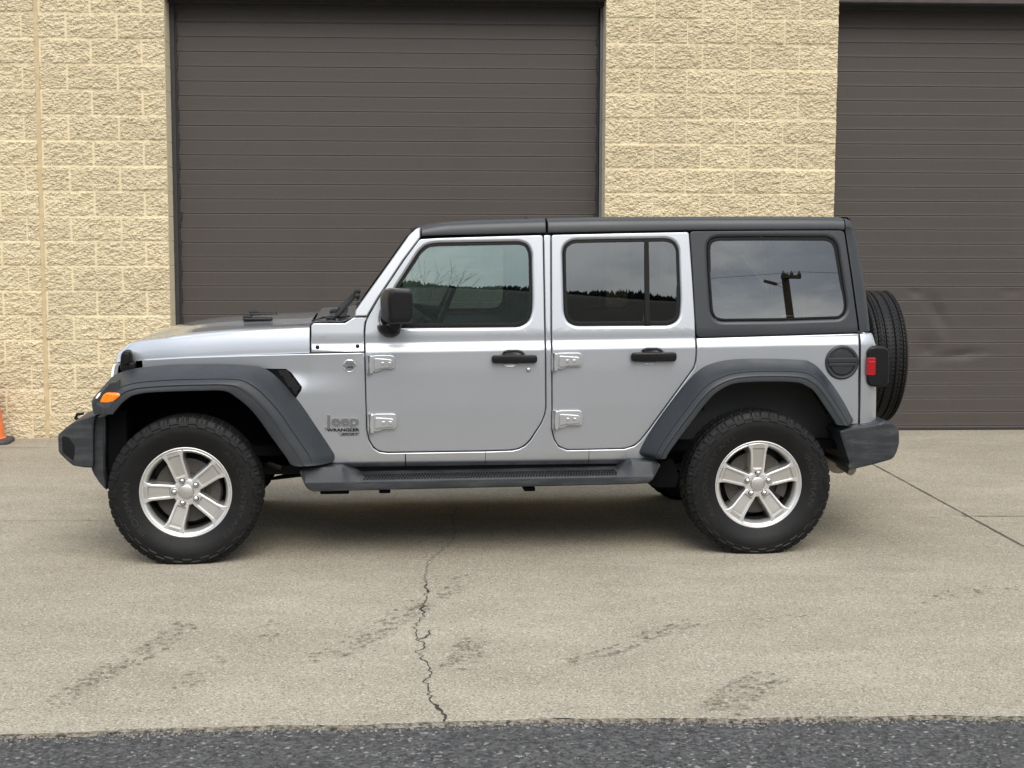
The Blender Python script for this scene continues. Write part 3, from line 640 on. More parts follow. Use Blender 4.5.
# core of the wall behind the faces is cut by the openings: build it as piers and a lintel band
bm.free()
bm = BM()
for a, b in ((-9.0, D0-.101), (D1+.101, P1-.101), (E1+.101, 10.0)): add_box(bm, ((a+b)/2, .16, 2.0), (b-a, .28, 4.0))
add_box(bm, (.5, .16, 4.75), (19.0, .28, 1.5)); add_box(bm, (.5, 4.2, 5.3), (19, 8, .2)); add_box(bm, (.5, 8.3, 2.7), (19, .2, 5.4)); add_box(bm, (-8.95, 4.3, 2.7), (.1, 7.9, 5.4)); add_box(bm, (9.95, 4.3, 2.7), (.1, 7.9, 5.4))
obj('wall_core', bm, M['jamb'], bld, 0)
DOOR_TOP = 3.603
DZ0, DPITCH = .0, .1214
for n_, (a, b) in enumerate(((D0, D1), (P1, E1))):
    # steel lintel and header
    bm = BM(); add_box(bm, ((a+b)/2, .11, DOOR_TOP+.21), (b-a, .20, .40)); obj('lintel', bm, M['lintel'], bld, 0)
    bm = BM(); add_box(bm, ((a+b)/2, .215, DOOR_TOP-.004), (b-a-.004, .10, .05), .004); add_box(bm, ((a+b)/2, .04, DOOR_TOP+.03), (b-a-.004, .05, .055), .003); obj('door_header', bm, M['frame'], bld, 30)
    for sd_, m_ in ((a+.019, 'frame'), (b-.011, 'galv')):
        bm = BM(); add_box(bm, (sd_, .250, DOOR_TOP/2), (.036 if m_ == 'frame' else .024, .026, DOOR_TOP-.03), .004); obj('door_frame', bm, M[m_], bld, 30)
        bm = BM(); sgn_ = 1 if sd_ < (a+b)/2 else -1
        for i in range(60):
            z_ = .03+i*.0585; w_ = .018+.006*math.sin(i*1.7+n_) + (.012 if i in (12, 13, 31) else 0)
            add_box(bm, (sd_+sgn_*(.018+w_/2), .258, z_), (w_, .010, .060), 0)
        obj('weatherstrip', bm, M['weather'], bld, 0)
    # the leaf: embossed ribs in courses, dents near the foot of the right one
    rd = empty('overhead_door', parent=bld)
    tag(rd, None, None)
    s0_, s1_ = a+.03, b-.03; zs = [.012]; dep = [0.0]
    z = DZ0+DPITCH*.02
    prof = []
    k = 0
    zz_ = .035
    while zz_ < DOOR_TOP-.06:
        prof += [(zz_-.0075, 0), (zz_-.0015, .0042), (zz_+.0015, .0042), (zz_+.0060, -.0012), (zz_+.012, 0)]
        prof += [(zz_+DPITCH*f, 0) for f in (.25, .42, .60, .80)]
        zz_ += DPITCH
    prof = [(.012, 0)] + prof + [(DOOR_TOP, 0)]
    sx = np.linspace(s0_, s1_, 240 if n_ else 60); pz = np.array([p[0] for p in prof]); pd = np.array([p[1] for p in prof])
    SX, PZ = np.meshgrid(sx, pz); dd = np.repeat(pd[:, None], len(sx), 1)
    dd = dd + .0025*(vnoise(SX*1.3, PZ*.8, 3+n_)-.5)
    if n_:
        for (cs, cz, rs, rz, am, rt) in ((3.70, 1.02, .10, .26, .022, .5), (3.62, .70, .16, .16, .018, -.6), (3.92, .66, .30, .06, .018, .1), (3.50, 1.20, .10, .05, .010, -.3), (4.35, 1.21, .14, .05, .008, 0), (4.1, .9, .3, .2, .006, 0)):
            u = (SX-cs)*math.cos(rt)+(PZ-cz)*math.sin(rt); v = -(SX-cs)*math.sin(rt)+(PZ-cz)*math.cos(rt)
            q = np.sqrt((u/rs)**2+(v/rz)**2); dd += am*np.clip(1-q, 0, 1)**1.3
        dd += .004*np.exp(-((SX-3.86)/.012)**2)*((PZ > .05) & (PZ < .615))
    me = bpy.data.meshes.new('door_leaf'); V = np.stack([SX, .272+dd, PZ], -1).reshape(-1, 3); nz, ns = SX.shape
    idx = np.arange(ns*nz).reshape(nz, ns); F = np.stack([idx[:-1, :-1], idx[:-1, 1:], idx[1:, 1:], idx[1:, :-1]], -1).reshape(-1, 4)
    me.from_pydata(V.tolist(), [], F.tolist())
    bpy.data.objects.remove(rd)
    leaf = objm('overhead_door', me, M['door'], bld, 25)
    if n_: tag(leaf, 'overhead door with creased dents near its foot')
    bm = BM(); add_box(bm, ((a+b)/2, .278, .012), (b-a-.06, .03, .022), .003); obj('bottom_seal', bm, M['weather'], leaf, 0)
    bm = BM(); add_box(bm, ((a+b)/2, .345, DOOR_TOP/2), (b-a, .02, DOOR_TOP)); obj('door_backing', bm, M['void'], leaf, 0)

# ------------------------------------------------------------------ traffic cone
cone = empty('traffic_cone', (-4.222, 11.86, 0), .12)
tag(cone, 'orange traffic cone on a black rubber base against the block wall', 'traffic cone')
bm = BM(); sq = rounded([(-.165, -.165), (.165, -.165), (.165, .165), (-.165, .165)], .07, 3)
add_loft(bm, [[(x, y, .001) for x, y in sq], [(x, y, .022) for x, y in sq], [(x*.94, y*.94, .034) for x, y in sq], [(x*.70, y*.70, .040) for x, y in sq]], True, (True, True)); obj('base', bm, M['conebase'], cone, 30)
bm = BM(); add_lathe(bm, [(.118, .040), (.112, .050), (.108, .056), (.031, .69), (.028, .705), (.020, .708), (.017, .70)], 40, axis='z'); obj('body', bm, M['cone'], cone, 40)

# ------------------------------------------------------------------ what the windows mirror: across the road
RV = Vector((-1.7627, 8.3889, 0)); RA = .0961
hb = random.Random(5)
def ridge_h(th): return 1.0 + .10*math.sin(th*3.1+.5) + .06*math.sin(th*7.3+2) + .03*math.sin(th*17)
bm = BM(); rings = []
for i in range(90):
    th = R(-178) + R(176)*i/89
    ring = []
    for rr, hh in ((260, -.03), (330, 16.0), (410, 51), (490, 82), (580, 98), (720, 75), (900, -.03)):
        ring.append((rr*math.cos(th), 8 + rr*math.sin(th), hh*ridge_h(th) if hh > 0 else hh))
    rings.append(ring)
add_loft(bm, rings)
tag(obj('hillside', bm, M['hill'], None, 60), kind='structure')
bm = BM()
for i in range(9000):
    th = R(hb.uniform(-135, -45)); rr = hb.uniform(545, 600)
    hz = np.interp(rr, [260, 330, 410, 490, 580], [0, 16, 51, 82, 98.0])*ridge_h(th) - .4
    base = Vector((rr*math.cos(th), 8+rr*math.sin(th), hz)); hgt = hb.uniform(1.0, 2.6)*(1+.6*math.sin(th*23)*math.sin(th*57))
    for j in range(7):
        a = hb.uniform(0, 6.28); d = Vector((math.cos(a)*hb.uniform(.1, .55), math.sin(a)*hb.uniform(.1, .55), 1)).normalized()
        p = base + Vector((0, 0, hgt*hb.uniform(.05, .4))); q = p + d*hgt*hb.uniform(.4, .75); sd_ = Vector((-math.sin(a), math.cos(a), 0))*hb.uniform(.15, .7)
        bm.faces.new([bm.verts.new(p-sd_*.3), bm.verts.new(p+sd_*.3), bm.verts.new((p+q)/2+sd_), bm.verts.new(q), bm.verts.new((p+q)/2-sd_)])
tag(obj('wooded_ridge', bm, M['twigs'], None, 0), 'leafless brown woodland covering the ridge across the road', 'woodland', kind='stuff')
def bare_tree(name, loc, hgt, seed, lean, label, cat='tree'):
    r_ = random.Random(seed); root = empty(name, loc); tag(root, label, cat)
    tb = BM(); cb_ = BM()
    def grow(p, d, L, rad, lev):
        pts = [p]; rr = [rad]; q = p; dd_ = d.copy(); n = 4
        for i in range(n):
            dd_ = (dd_ + Vector((r_.uniform(-.16, .16), r_.uniform(-.16, .16), r_.uniform(-.02, .12)))).normalized(); q = q + dd_*L/n; pts.append(q); rr.append(rad*(1-.55*(i+1)/n))
        add_tube(tb if lev == 0 else cb_, pts, rr, 8 if lev < 2 else 4, False)
        if lev >= 5: return
        nb = 4 if lev == 0 else 3
        for k in range(nb):
            t = r_.uniform(.45, 1.0) if k else 1.0; i = min(n-1, int(t*n)); st = pts[i].lerp(pts[i+1], t*n-i) if i < n else pts[-1]
            a = r_.uniform(0, 6.28); sp = r_.uniform(.35, .85); u, v = frame_of(dd_)
            nd = (dd_ + (u*math.cos(a)+v*math.sin(a))*sp + Vector(lean)*.12).normalized()
            grow(st, nd, L*r_.uniform(.58, .80), rr[i]*.62 + .004, lev+1)
    grow(Vector((0, 0, -.05)), Vector(lean)*.1 + Vector((0, 0, 1)), hgt*.36, hgt*.020, 0)
    obj('trunk', tb, M['bark'], root, 60); obj('crown', cb_, M['bark'], root, 60)
    return root
bare_tree('bare_tree', (6.5, -51.9, -.02), 13.6, 4, (.06, 0, 0), 'leafless spreading tree mirrored in the front door window')
pole = empty('utility_pole', (14.9, -25.4, -.02)); tag(pole, 'weathered wooden utility pole with a crossarm mirrored in the rear quarter window', 'utility pole')
bm = BM(); add_tube(bm, [(.30, 0, -.3), (.26, 0, 4), (.20, 0, 7), (.12, 0, 8.8), (0, 0, 10.35)], [.15, .14, .13, .12, .11], 14); obj('post', bm, M['pole'], pole)
bm = BM(); add_box(bm, (.14, .14, 10.24), (.62, .10, .10), .01); add_box(bm, (-.52, .14, 10.05), (.42, .08, .08), .01, Matrix.Rotation(R(14), 3, 'Y')); add_tube(bm, [(-.34, .14, 10.0), (0, .12, 10.12)], .014, 6); add_tube(bm, [(-.34, .14, 10.0), (0, .12, 9.85)], .014, 6); obj('crossarm', bm, M['pole'], pole)
for x_ in (-.10, .16, .40):
    bm = BM(); add_lathe(bm, [(.03, 10.28), (.055, 10.30), (.055, 10.36), (.03, 10.38), (.02, 10.42)], 10, (x_, .14, 0), 'z', True); obj('insulator', bm, M['galv'], pole)
for i_, (x_, z_) in enumerate(((.40, 10.4),)):
    bm = BM()
    pts = [Vector((-45, -8, z_+.4)).lerp(Vector((x_, .14, z_)), t) - Vector((0, 0, 3.2*t*(1-t))) for t in [k/14 for k in range(15)]] + [Vector((x_, .14, z_)).lerp(Vector((45, 8, z_+.3)), t) - Vector((0, 0, 3.0*t*(1-t))) for t in [k/14 for k in range(1, 15)]]
    add_tube(bm, pts, .006, 5, False); obj('wire', bm, M['wire'], pole, 60)

# ================================================================== the vehicle
car = empty('off_road_vehicle', (RV.x, RV.y, 0), RA)
tag(car, 'silver four-door boxy off-road vehicle with dark grey hard top and black flares', 'SUV')
PROF = [(0.30, .66), (.40, .700), (.456, .715), (.493, .770), (.499, .7755), (.51, .7775), (.55, .7805), (.80, .787), (1.00, .787), (1.090, .7845), (1.099, .7835), (1.137, .7695), (1.146, .7685), (1.184, .7678), (1.72, .698), (1.85, .680)]
PZ_, PY_ = [p[0] for p in PROF], [p[1] for p in PROF]
def S(x, z):
    zb = z - .011*(x-2.2)*max(0, min(1, (z-.9)/.15))
    s = float(np.interp(zb, PZ_, PY_))
    if x < .93 and z > .7:
        w = float(np.interp(x, [-.4, -.03, .32, .64, .92], [.580, .660, .728, .777, .787]))
        k = max(0.0, min(1.0, (z-.86)/.13)); k = k*k*(3-2*k)
        s = min(s, .787*(1-k)+w*k) if z < 1.09 else min(s, w)
    return s
for k_ in ('front_window', 'rear_window', 'quarter_window', 'quarter'): SH[k_] = rounded(SH[k_], .022, 3)
for k_ in ('front_door', 'rear_door'): SH[k_] = rounded(SH[k_], .012, 2)
ZC = [.456, .493, .499, .51, .55, 1.085, 1.099, 1.115, 1.128, 1.137, 1.146, 1.184]
WELL = .787

tr, lr = SH['roof'], SH['roof_low']
def roof_top(x): return float(np.interp(x, [p[0] for p in tr]+[3.556], [p[1] for p in tr]+[1.778]))
def roof_edge(x): return float(np.interp(x, [p[0] for p in lr], [p[1] for p in lr])) + .002
def roof_ring(x, e=0.0):
    a, b = roof_edge(x), roof_top(x); yb = S(x, a)
    half = [(yb-.02, a-.004), (yb+.004-e, a), (yb+.0055-e, a+.006), (yb+.003-e, a+(b-a)*.40), (yb-.004-e, a+(b-a)*.66), (yb-.012-e, a+(b-a)*.76), (yb-.022-e, a+(b-a)*.86), (yb-.050-e, a+(b-a)*.965-e*.5), (yb-.09, b-e*.5), (.45, b+.001-e*.5), (.25, b+.002-e*.5), (0, b+.002-e*.5)]
    return [(x, -y, z) for y, z in half] + [(x, y, z) for y, z in half[-2::-1]]
for sg in (-1, 1):
    # body side with its door openings
    o_ = SH['body_side'] + SH['arch_rear'] + SH['sill'] + SH['arch_front']
    bm = panel(o_, (), S, sg, .03, (.006, .005), zc=ZC+[.86, .88, .90, .92, .94, .96, .98, 1.0, 1.02], dx=.04, dz=.06)
    obj('body_side', bm, M['paint'], car, 35)
    bm = panel(SH['cowl'], (), S, sg, .02, (.005, .004), zc=ZC); cowl = obj('cowl_side', bm, M['paint'], car, 35)
    for p in SH['rivets']:
        bm = BM(); add_lathe(bm, [(.0005, .006), (.006, .0055), (.011, .002), (.0125, -.002)], 16, (p[0], 0, p[1])); 
        for v in bm.verts: v.co.y = sg*(S(*p)+v.co.y)
        obj('bolt', bm, M['black'], cowl)
    # windshield pillar
    def ypil(x, z): return .775 - (z-1.24)*.155
    PIL = SH['pillar'] if sg < 0 else [(p[0]+.016, p[1]-.012) for p in SH['pillar']]
    bm = panel(PIL, (), ypil, sg, .05, (.008, .008), dx=9, dz=9); pl = obj('windshield_pillar', bm, M['paint'], car, 35)
    bm = panel(poly_offset(PIL, .020), (), lambda x, z: ypil(x, z)-.045, sg, .05, (.004, .004), dx=9, dz=9); obj('pillar_trim', bm, M['trim'], pl, 35)

    for (p0, p1), w_ in zip(((SH['seams'][0], SH['seams'][1]), (SH['seams'][2], SH['seams'][3]), (SH['seams'][4], SH['seams'][5])), (.0028, .0012, .0014)):
        bm = BM(); zs_ = [p0[1]-.004, .52, .51, .499, .493, .475, p1[1]]
        add_loft(bm, [[(p0[0]-w_, sg*(S(p0[0], z_)-.003), z_), (p0[0]-w_, sg*(S(p0[0], z_)+.0008), z_), (p0[0]+w_, sg*(S(p0[0], z_)+.0008), z_), (p0[0]+w_, sg*(S(p0[0], z_)-.003), z_)] for z_ in zs_])
        obj('sill_seam', bm, M['void'], car, 0)
    # ---------------- doors
    for dn, shape, win in (('front_door', SH['front_door'], SH['front_window']), ('rear_door', SH['rear_door'], SH['rear_window'])):
        wh = poly_offset(win, -.004)
        bm = panel(shape, [wh], S, sg, .022, (.0055, .005), (.017, .011), zc=ZC)
        door = obj(dn, bm, M['paint'], car, 35)
        bm = panel(poly_offset(win, -.0035), [poly_offset(win, .0185)], lambda x, z: S(x, z)-.0065, sg, .02, (.006, .004), (.004, .006)); obj('window_seal', bm, M['seal'], door, 35)
        gp = lambda x, z: .752 - math.tan(R(6.0))*(z-1.22)
        bm = BM(); fill2d(bm, [poly_offset(win, .012)], None)
        for v in bm.verts: v.co.y = sg*gp(v.co.x, v.co.z)
        obj('window', bm, M['glass'] if dn == 'front_door' else M['privacy'], door, 0)
        if dn == 'rear_door':
            bm = panel(SH['rear_bar'], (), lambda x, z: S(x, z)+.001, sg, .02, (.004, .004)); obj('window_divider', bm, M['seal'], door, 35)
        # hinges
        hs = SH['hinges']; prs = ((hs[0], hs[1]), (hs[2], hs[3])) if dn == 'front_door' else ((hs[4], hs[5]), (hs[6], hs[7]))
        for (a, b) in prs:
            x0, x1, zt, zb = a[0], b[0], a[1], b[1]; hz = zt-zb; cx = (x0+x1)/2; cz = (zt+zb)/2
            yb = S(cx, cz); bm = BM()
            out = rounded([(x0+.022, zb+.012), (x0+.055, zb+.010), (x0+.075, zb+.024), (x1, zb+.024), (x1, zt), (x0+.022, zt)], .022, 4)
            b2 = prism(out, sg*(yb-.002), sg*(yb+.019), .0025); me = bpy.data.meshes.new('t'); b2.to_mesh(me); b2.free(); bm.from_mesh(me); bpy.data.meshes.remove(me)
            out = rounded([(x0+.06, cz-.020), (x1-.014, cz-.014), (x1-.014, cz+.026), (x0+.06, cz+.032), (x0+.034, cz+.034), (x0+.034, cz-.028)], .014, 3)
            b2 = prism(out, sg*(yb+.017), sg*(yb+.029), .0028); me = bpy.data.meshes.new('t'); b2.to_mesh(me); b2.free(); bm.from_mesh(me); bpy.data.meshes.remove(me)
            out = rounded([(x0-.004, zb+.002), (x0+.028, zb+.002), (x0+.028, zt-.002), (x0-.004, zt-.002)], .006, 2)
            b2 = prism(out, sg*(yb-.004), sg*(yb+.022), .003); me = bpy.data.meshes.new('t'); b2.to_mesh(me); b2.free(); bm.from_mesh(me); bpy.data.meshes.remove(me)
            add_tube(bm, [(x0+.006, sg*(yb+.016), zb-.002), (x0+.006, sg*(yb+.016), zt)], .010, 12)
            for bx in (x0+.078, x0+.115): add_lathe(bm, [(.0005, .027), (.007, .0265), (.0085, .021)], 12, (bx, sg*yb if sg > 0 else 0, cz+.006)) if False else add_box(bm, (bx, sg*(yb+.0305), cz+.006), (.015, .006, .015), .0025)
            hg = obj('hinge', bm, M['hinge'], door, 25)
        # handle
        h = SH['handles']; a, b = (h[0], h[1]) if dn == 'front_door' else (h[2], h[3])
        cx, cz = (a[0]+b[0])/2, (a[1]+b[1])/2 - (0 if dn == 'front_door' else .002); L = b[0]-a[0]; hh = a[1]-b[1]
        yb = S(cx, cz); bm = BM()
        out = rounded([(a[0], cz-hh*.40), (b[0], cz-hh*.40), (b[0], cz+hh*.42), (a[0], cz+hh*.42)], .022, 5)
        b2 = prism(out, sg*(yb+.010), sg*(yb+.040), .010); me = bpy.data.meshes.new('t'); b2.to_mesh(me); b2.free(); bm.from_mesh(me); bpy.data.meshes.remove(me)
        for ex in (a[0]+.03, b[0]-.03): add_box(bm, (ex, sg*(yb+.006), cz), (.045, .03, hh*.6), .006)
        xa, xb = a[0]+.052, a[0]+.175
        add_tube(bm, [(xa, sg*(yb+.018), cz+.018), (xa+.015, sg*(yb+.014), cz+.036), (xa+.035, sg*(yb+.012), cz+.042), (xb-.035, sg*(yb+.012), cz+.042), (xb-.015, sg*(yb+.014), cz+.036), (xb, sg*(yb+.018), cz+.018)], .0075, 8)
        dh = obj('door_handle', bm, M['black'], door, 40)
        # finger cup behind the handle
        bm = BM(); rings = []
        for rr, dp in ((1.0, -.001), (.95, .0045), (.90, .005), (.72, .0012), (.2, .0006)):
            rings.append([(cx-.022+.058*rr*math.cos(t), sg*(yb+dp), cz-.004+.042*rr*math.sin(t)) for t in [2*math.pi*k/32 for k in range(32)]])
        add_loft(bm, rings, True, (False, True)); obj('finger_cup', bm, M['paint'], door, 40)
        if dn == 'front_door':
            p = h[4]; bm = BM(); add_lathe(bm, [(.0005, .009), (.009, .008), (.0115, .0055), (.0125, 0), (.0125, -.01)], 20, (p[0], 0, p[1]))
            for v in bm.verts: v.co.y = sg*(S(*p)+v.co.y)
            obj('door_lock', bm, M['nut'], door, 40)
            # mirror
            mo = SH['mirror']; bm = BM()
            mc = (sum(p[0] for p in mo)/len(mo), sum(p[1] for p in mo)/len(mo))
            rings = []
            for y_, sc_, dxm in ((.80, .80, -.018), (.815, .94, -.012), (.845, .985, -.004), (.90, 1.0, 0), (.955, 1.0, .002), (.985, .965, .004), (1.0, .88, .008), (1.005, .7, .01)):
                R_ = rounded(mo, .012, 2)
                rings.append([(mc[0]+(p[0]-mc[0])*sc_+dxm - (.022*max(0, (mc[0]+.0-p[0])/.08) if y_ > .95 else 0)*-1, sg*y_, mc[1]+(p[1]-mc[1])*sc_) for p in R_])
            add_loft(bm, rings, True, (True, True))
            mir = obj('side_mirror', bm, M['black'], door, 40)
            bm = BM(); mb = SH['mirror_base']; rb = rounded(mb, .012, 2)
            rings = []
            for y_, sc_, dz_ in ((.752, 1.05, 0), (.800, 1.0, .0), (.835, .92, .004), (.86, .75, .012), (.868, .5, .02)):
                mcx = sum(p[0] for p in mb)/len(mb); mcz = sum(p[1] for p in mb)/len(mb)
                rings.append([(mcx+(p[0]-mcx)*sc_, sg*y_, mcz+(p[1]-mcz)*sc_+dz_) for p in rb])
            add_loft(bm, rings, True, (True, True)); add_tube(bm, [(1.055, sg*.80, 1.20), (1.075, sg*.865, 1.225), (1.095, sg*.89, 1.262)], [.04, .034, .03], 12)
            obj('mirror_base', bm, M['black'], door, 40)

    # ---------------- flares
    for fn, oo, ii, yo in (('fender_flare', SH['flare_front_outer'], SH['flare_front_inner'], SH['flare_front_y']), ('fender_flare', SH['flare_rear_outer'], SH['flare_rear_inner'], None)):
        if yo is None: yo = [S(*p)-.002 for p in oo]
        else: yo = [y-.004 for y in yo]
        path = catmull([(a[0], a[1], y, b[0], b[1], .0) for a, b, y in zip(oo, ii, yo)] if False else [Vector((a[0], a[1], y)) for a, y in zip(oo, yo)], 4)
        inn = catmull([Vector((b[0], b[1], .932)) for b in ii], 4)
        cross = [(0, 0, 0), (.0, .0, .012), (.03, .06, .013), (.16, .36, .008), (.30, .66, .003), (.40, .80, 0), (.455, .845, 0), (.475, .84, -.004), (.495, .855, 0), (.60, .94, 0), (.70, .975, 0), (.74, .965, -.003), (.77, .985, 0), (.90, 1.0, 0), (.98, 1.0, 0), (1.005, .985, 0), (1.01, .93, 0), (1.005, .85, 0), (.98, .80, 0)]
        rings = []
        for a, b in zip(path, inn):
            dv = Vector((a.x-b.x, a.y-b.y)); dv = dv.normalized() if dv.length > 1e-6 else Vector((0, 1))
            rings.append([(a.x+(b.x-a.x)*s_+dv.x*up, sg*(a.z+(b.z-a.z)*yf_), a.y+(b.y-a.y)*s_+dv.y*up) for s_, yf_, up in cross])
        bm = BM(); add_loft(bm, rings, False, (True, True))
        fl = obj(fn, bm, M['plastic'], car, 28)
        # wheel housing behind it
        rings = []
        for b in inn:
            cxw = .0 if b.x < 1.5 else 3.008
            o1 = Vector((b.x-cxw, b.y-.40)); o1 = o1*(1+.015/o1.length)
            rings.append([(cxw+o1.x*k, sg*y_, .40+o1.y*k) for k, y_ in ((1.0, .925), (1.03, .80), (1.05, .60), (1.05, .44))])
        bm = BM(); add_loft(bm, rings)
        cxw = .0 if inn[0].x < 1.5 else 3.008
        inner = [bm.verts.new(p) for p in [r[-1] for r in rings]]; bm.faces.new(inner)
        obj('wheel_housing', bm, M['liner'], car, 40)
        if oo is SH['flare_front_outer']:
            mk = SH['marker']; bm = BM(); rings = []
            mcx = sum(p[0] for p in mk)/6; mcz = sum(p[1] for p in mk)/6; rk = rounded(mk, .008, 2)
            def my(x, z): return .905 + .020*min(1, max(0, (x+.42)/.11))
            for sc_, dy_ in ((1.06, -.03), (1.04, -.001), (1.0, .006), (.85, .0095), (.4, .0105)):
                rings.append([(mcx+(p[0]-mcx)*sc_, sg*(my(*p)+dy_), mcz+(p[1]-mcz)*sc_) for p in rk])
            add_loft(bm, rings, True, (False, True)); obj('marker_light', bm, M['orange'], fl, 40)
            # white running light on the nose of the flare
            bm = BM(); add_box(bm, (-.428, sg*.80, .872), (.016, .19, .034), .005, Matrix.Rotation(R(35), 3, 'Y')); obj('running_light', bm, M['white'], fl, 30)
    bm = BM(); add_box(bm, (-.36, sg*.60, .62), (.10, .34, .34), .01); obj('splash_guard', bm, M['void'], car, 0)
    # front face under/inside the flare nose
    bm = prism([(-.442, .787), (-.455, .833), (-.453, .852), (-.40, .905), (-.37, .94), (-.33, .95), (-.30, .87), (-.35, .79)], sg*.895, sg*.50, .006); obj('flare_nose', bm, M['plastic'], car, 30)

    # fender vent
    bm = panel(SH['vent'], (), lambda x, z: S(x, z)+.003, sg, .008, (.004, .003)); vt = obj('fender_vent', bm, M['void'], car, 35)
    bm = BM(); vm = SH['vent_mesh']
    from mathutils.geometry import intersect_point_quad_2d
    for i in range(14):
        for j in range(16):
            x_ = .455+i*.0105+(.005 if j % 2 else 0); z_ = .850+j*.0095
            P4 = [Vector(p) for p in vm]
            if intersect_point_quad_2d(Vector((x_, z_)), *P4) == 1 or intersect_point_quad_2d(Vector((x_, z_)), *P4) == -1:
                rg = [[(x_+r_*math.cos(t), sg*(S(x_, z_)+y_), z_+r_*math.sin(t)) for t in [k*math.pi/3+.5 for k in range(6)]] for r_, y_ in ((.0052, .0035), (.0050, .0075), (.0036, .0075), (.0034, .0035))]
                add_loft(bm, rg, True)
    if len(bm.verts): obj('vent_mesh', bm, M['frame'], vt, 30)
    else: bm.free()
    # side step: outer skirt, ribbed tread, raised ends
    bm = BM(); rings = []
    for x_ in (.586, .592, .600, .612, .625, .655, .70, .77, .80, .82, .85, .88, .90, 1.2, 1.5, 1.83, 2.1, 2.26, 2.28, 2.30, 2.325, 2.35, 2.38, 2.405, 2.43, 2.45, 2.466):
        zb_ = float(np.interp(x_, [.585, .60, .618, .655, .995, 1.83, 2.33, 2.405, 2.43, 2.47], [.470, .426, .388, .372, .376, .383, .388, .392, .410, .488]))
        ztp = float(np.interp(x_, [.585, .60, .80, .85, .90, 2.26, 2.29, 2.325, 2.47], [.486, .490, .490, .466, .441, .451, .478, .503, .496]))
        yt = float(np.interp(x_, [.80, .90, 2.26, 2.325], [.862, .800, .800, .862])); ze = min(max(float(np.interp(x_, [.6, 2.47], [.422, .432])), zb_+.012), ztp-.006)
        rings.append([(x_, sg*y_, z_) for y_, z_ in ((.72, zb_+.03), (.895, zb_+.006), (.922, zb_), (.931, zb_+.006), (.933, (zb_+ze)/2), (.932, ze-.003), (.928, ze+.001), ((.928+yt)/2, (ze+ztp)/2+.001), (yt+.006, ztp-.001), (yt-.008, ztp+.002), (.735, ztp+.004))])
    add_loft(bm, rings, False, (True, True))
    step = obj('side_step', bm, M['plastic2'], car, 28)
    bm = BM()
    for i in range(89):
        x_ = .915+i*.0150; ze = float(np.interp(x_, [.6, 2.47], [.422, .432])); ztp = float(np.interp(x_, [.90, 2.26], [.441, .451]))
        for j in range(3):
            t_ = (.28, .55, .80)[j]; add_box(bm, (x_+(.0075 if j % 2 else 0), sg*(.928+(.806-.928)*t_), ze+(ztp-ze)*t_+.002), (.0085, .026, .007))
    obj('step_tread', bm, M['black'], step, 0)
    for x_, w_ in ((.76, .15), (1.02, .06), (1.78, .06)):
        bm = BM(); add_box(bm, (x_, sg*.78, .362), (w_, .22, .022), .006); add_box(bm, (x_, sg*.70, .42), (.05, .06, .12), .005); obj('step_bracket', bm, M['void'], step, 30)
    bm = prism(rounded([(2.36, .40), (2.47, .48), (2.56, .50), (2.60, .40), (2.58, .345), (2.47, .345), (2.42, .372)], .012, 2), sg*.80, sg*.72, .004); add_lathe(bm, [(.0005, .005), (.010, .004), (.012, 0)], 12, (2.507, sg*.80, .375)); obj('rear_bracket', bm, M['void'], car, 30)

    # ---------------- hard top side with quarter window
    qw = SH['quarter_window']
    bm = panel(SH['quarter'], [poly_offset(qw, -.004)], S, sg, .03, (.006, .006), (.020, .012), zc=[1.2, 1.222, 1.3, 1.5])
    qp = obj('hard_top_side', bm, M['top'], car, 35)
    bm = panel(poly_offset(qw, -.002), [poly_offset(qw, .017)], lambda x, z: S(x, z)-.010, sg, .02, (.004, .003), (.004, .004)); obj('window_seal', bm, M['seal'], qp, 35)
    bm = BM(); fill2d(bm, [poly_offset(qw, .010)], None)
    for v in bm.verts: v.co.y = sg*(.754 - math.tan(R(8))*(v.co.z-1.24))
    obj('window', bm, M['privacy'], qp, 0)
    # rounded rear corner of the hard top
    qc = SH['quarter_corner']; bm = BM(); rings = []
    fe = [(3.509, 1.7945), (3.5095, 1.775), (3.511, 1.72), (3.547, 1.461), (3.583, 1.180)]; re = [(3.538, 1.788), (3.556, 1.772), (3.578, 1.72), (3.6315, 1.430), (3.655, 1.180)]; PR = [(0, -p_[1], p_[2]) for p_ in roof_ring(3.509)[1:9]]
    for t in [k/16 for k in range(17)]:
        def at(L, t):
            i = min(3, int(t*4)); f_ = t*4-i; return Vector(L[i]).lerp(Vector(L[i+1]), f_)
        a, b = at(fe, t), at(re, t); ya = S(a.x, a.y)-.001; ring = []
        if a.y > roof_edge(3.505): ya = float(np.interp(a.y, [q[2] for q in PR], [q[1] for q in PR]))-.001
        ring.append((a.x+.002, sg*(ya-.03), a.y)); 
        for q in range(9):
            th = math.pi/2*q/8; u = math.sin(th); ring.append((a.x+.003+(b.x-a.x)*u, sg*(ya-.055*(1-math.cos(th))), a.y+(b.y-a.y)*u))
        ring.append((b.x-.004, sg*.30, b.y))
        rings.append(ring)
    add_loft(bm, rings); obj('hard_top_corner', bm, M['top'], car, 40)
    # body corner below it
    bm = BM(); rings = []
    for z_ in (1.168, 1.155, 1.10, .95, .80, .70, .678):
        fx = float(np.interp(z_, [.67, 1.168], [3.592, 3.585])); rx = float(np.interp(z_, [.68, .885, 1.115, 1.168], [3.695, 3.692, 3.684, 3.666])); ya = S(3.6, z_) - (.012 if z_ > 1.16 else 0)
        ring = [(fx+.002, sg*(ya-.03), z_)]
        for q in range(9):
            th = math.pi/2*q/8; ring.append((fx+.003+(rx-fx)*math.sin(th), sg*(ya-.05*(1-math.cos(th))), z_))
        ring.append((rx-.004, sg*.3, z_)); rings.append(ring)
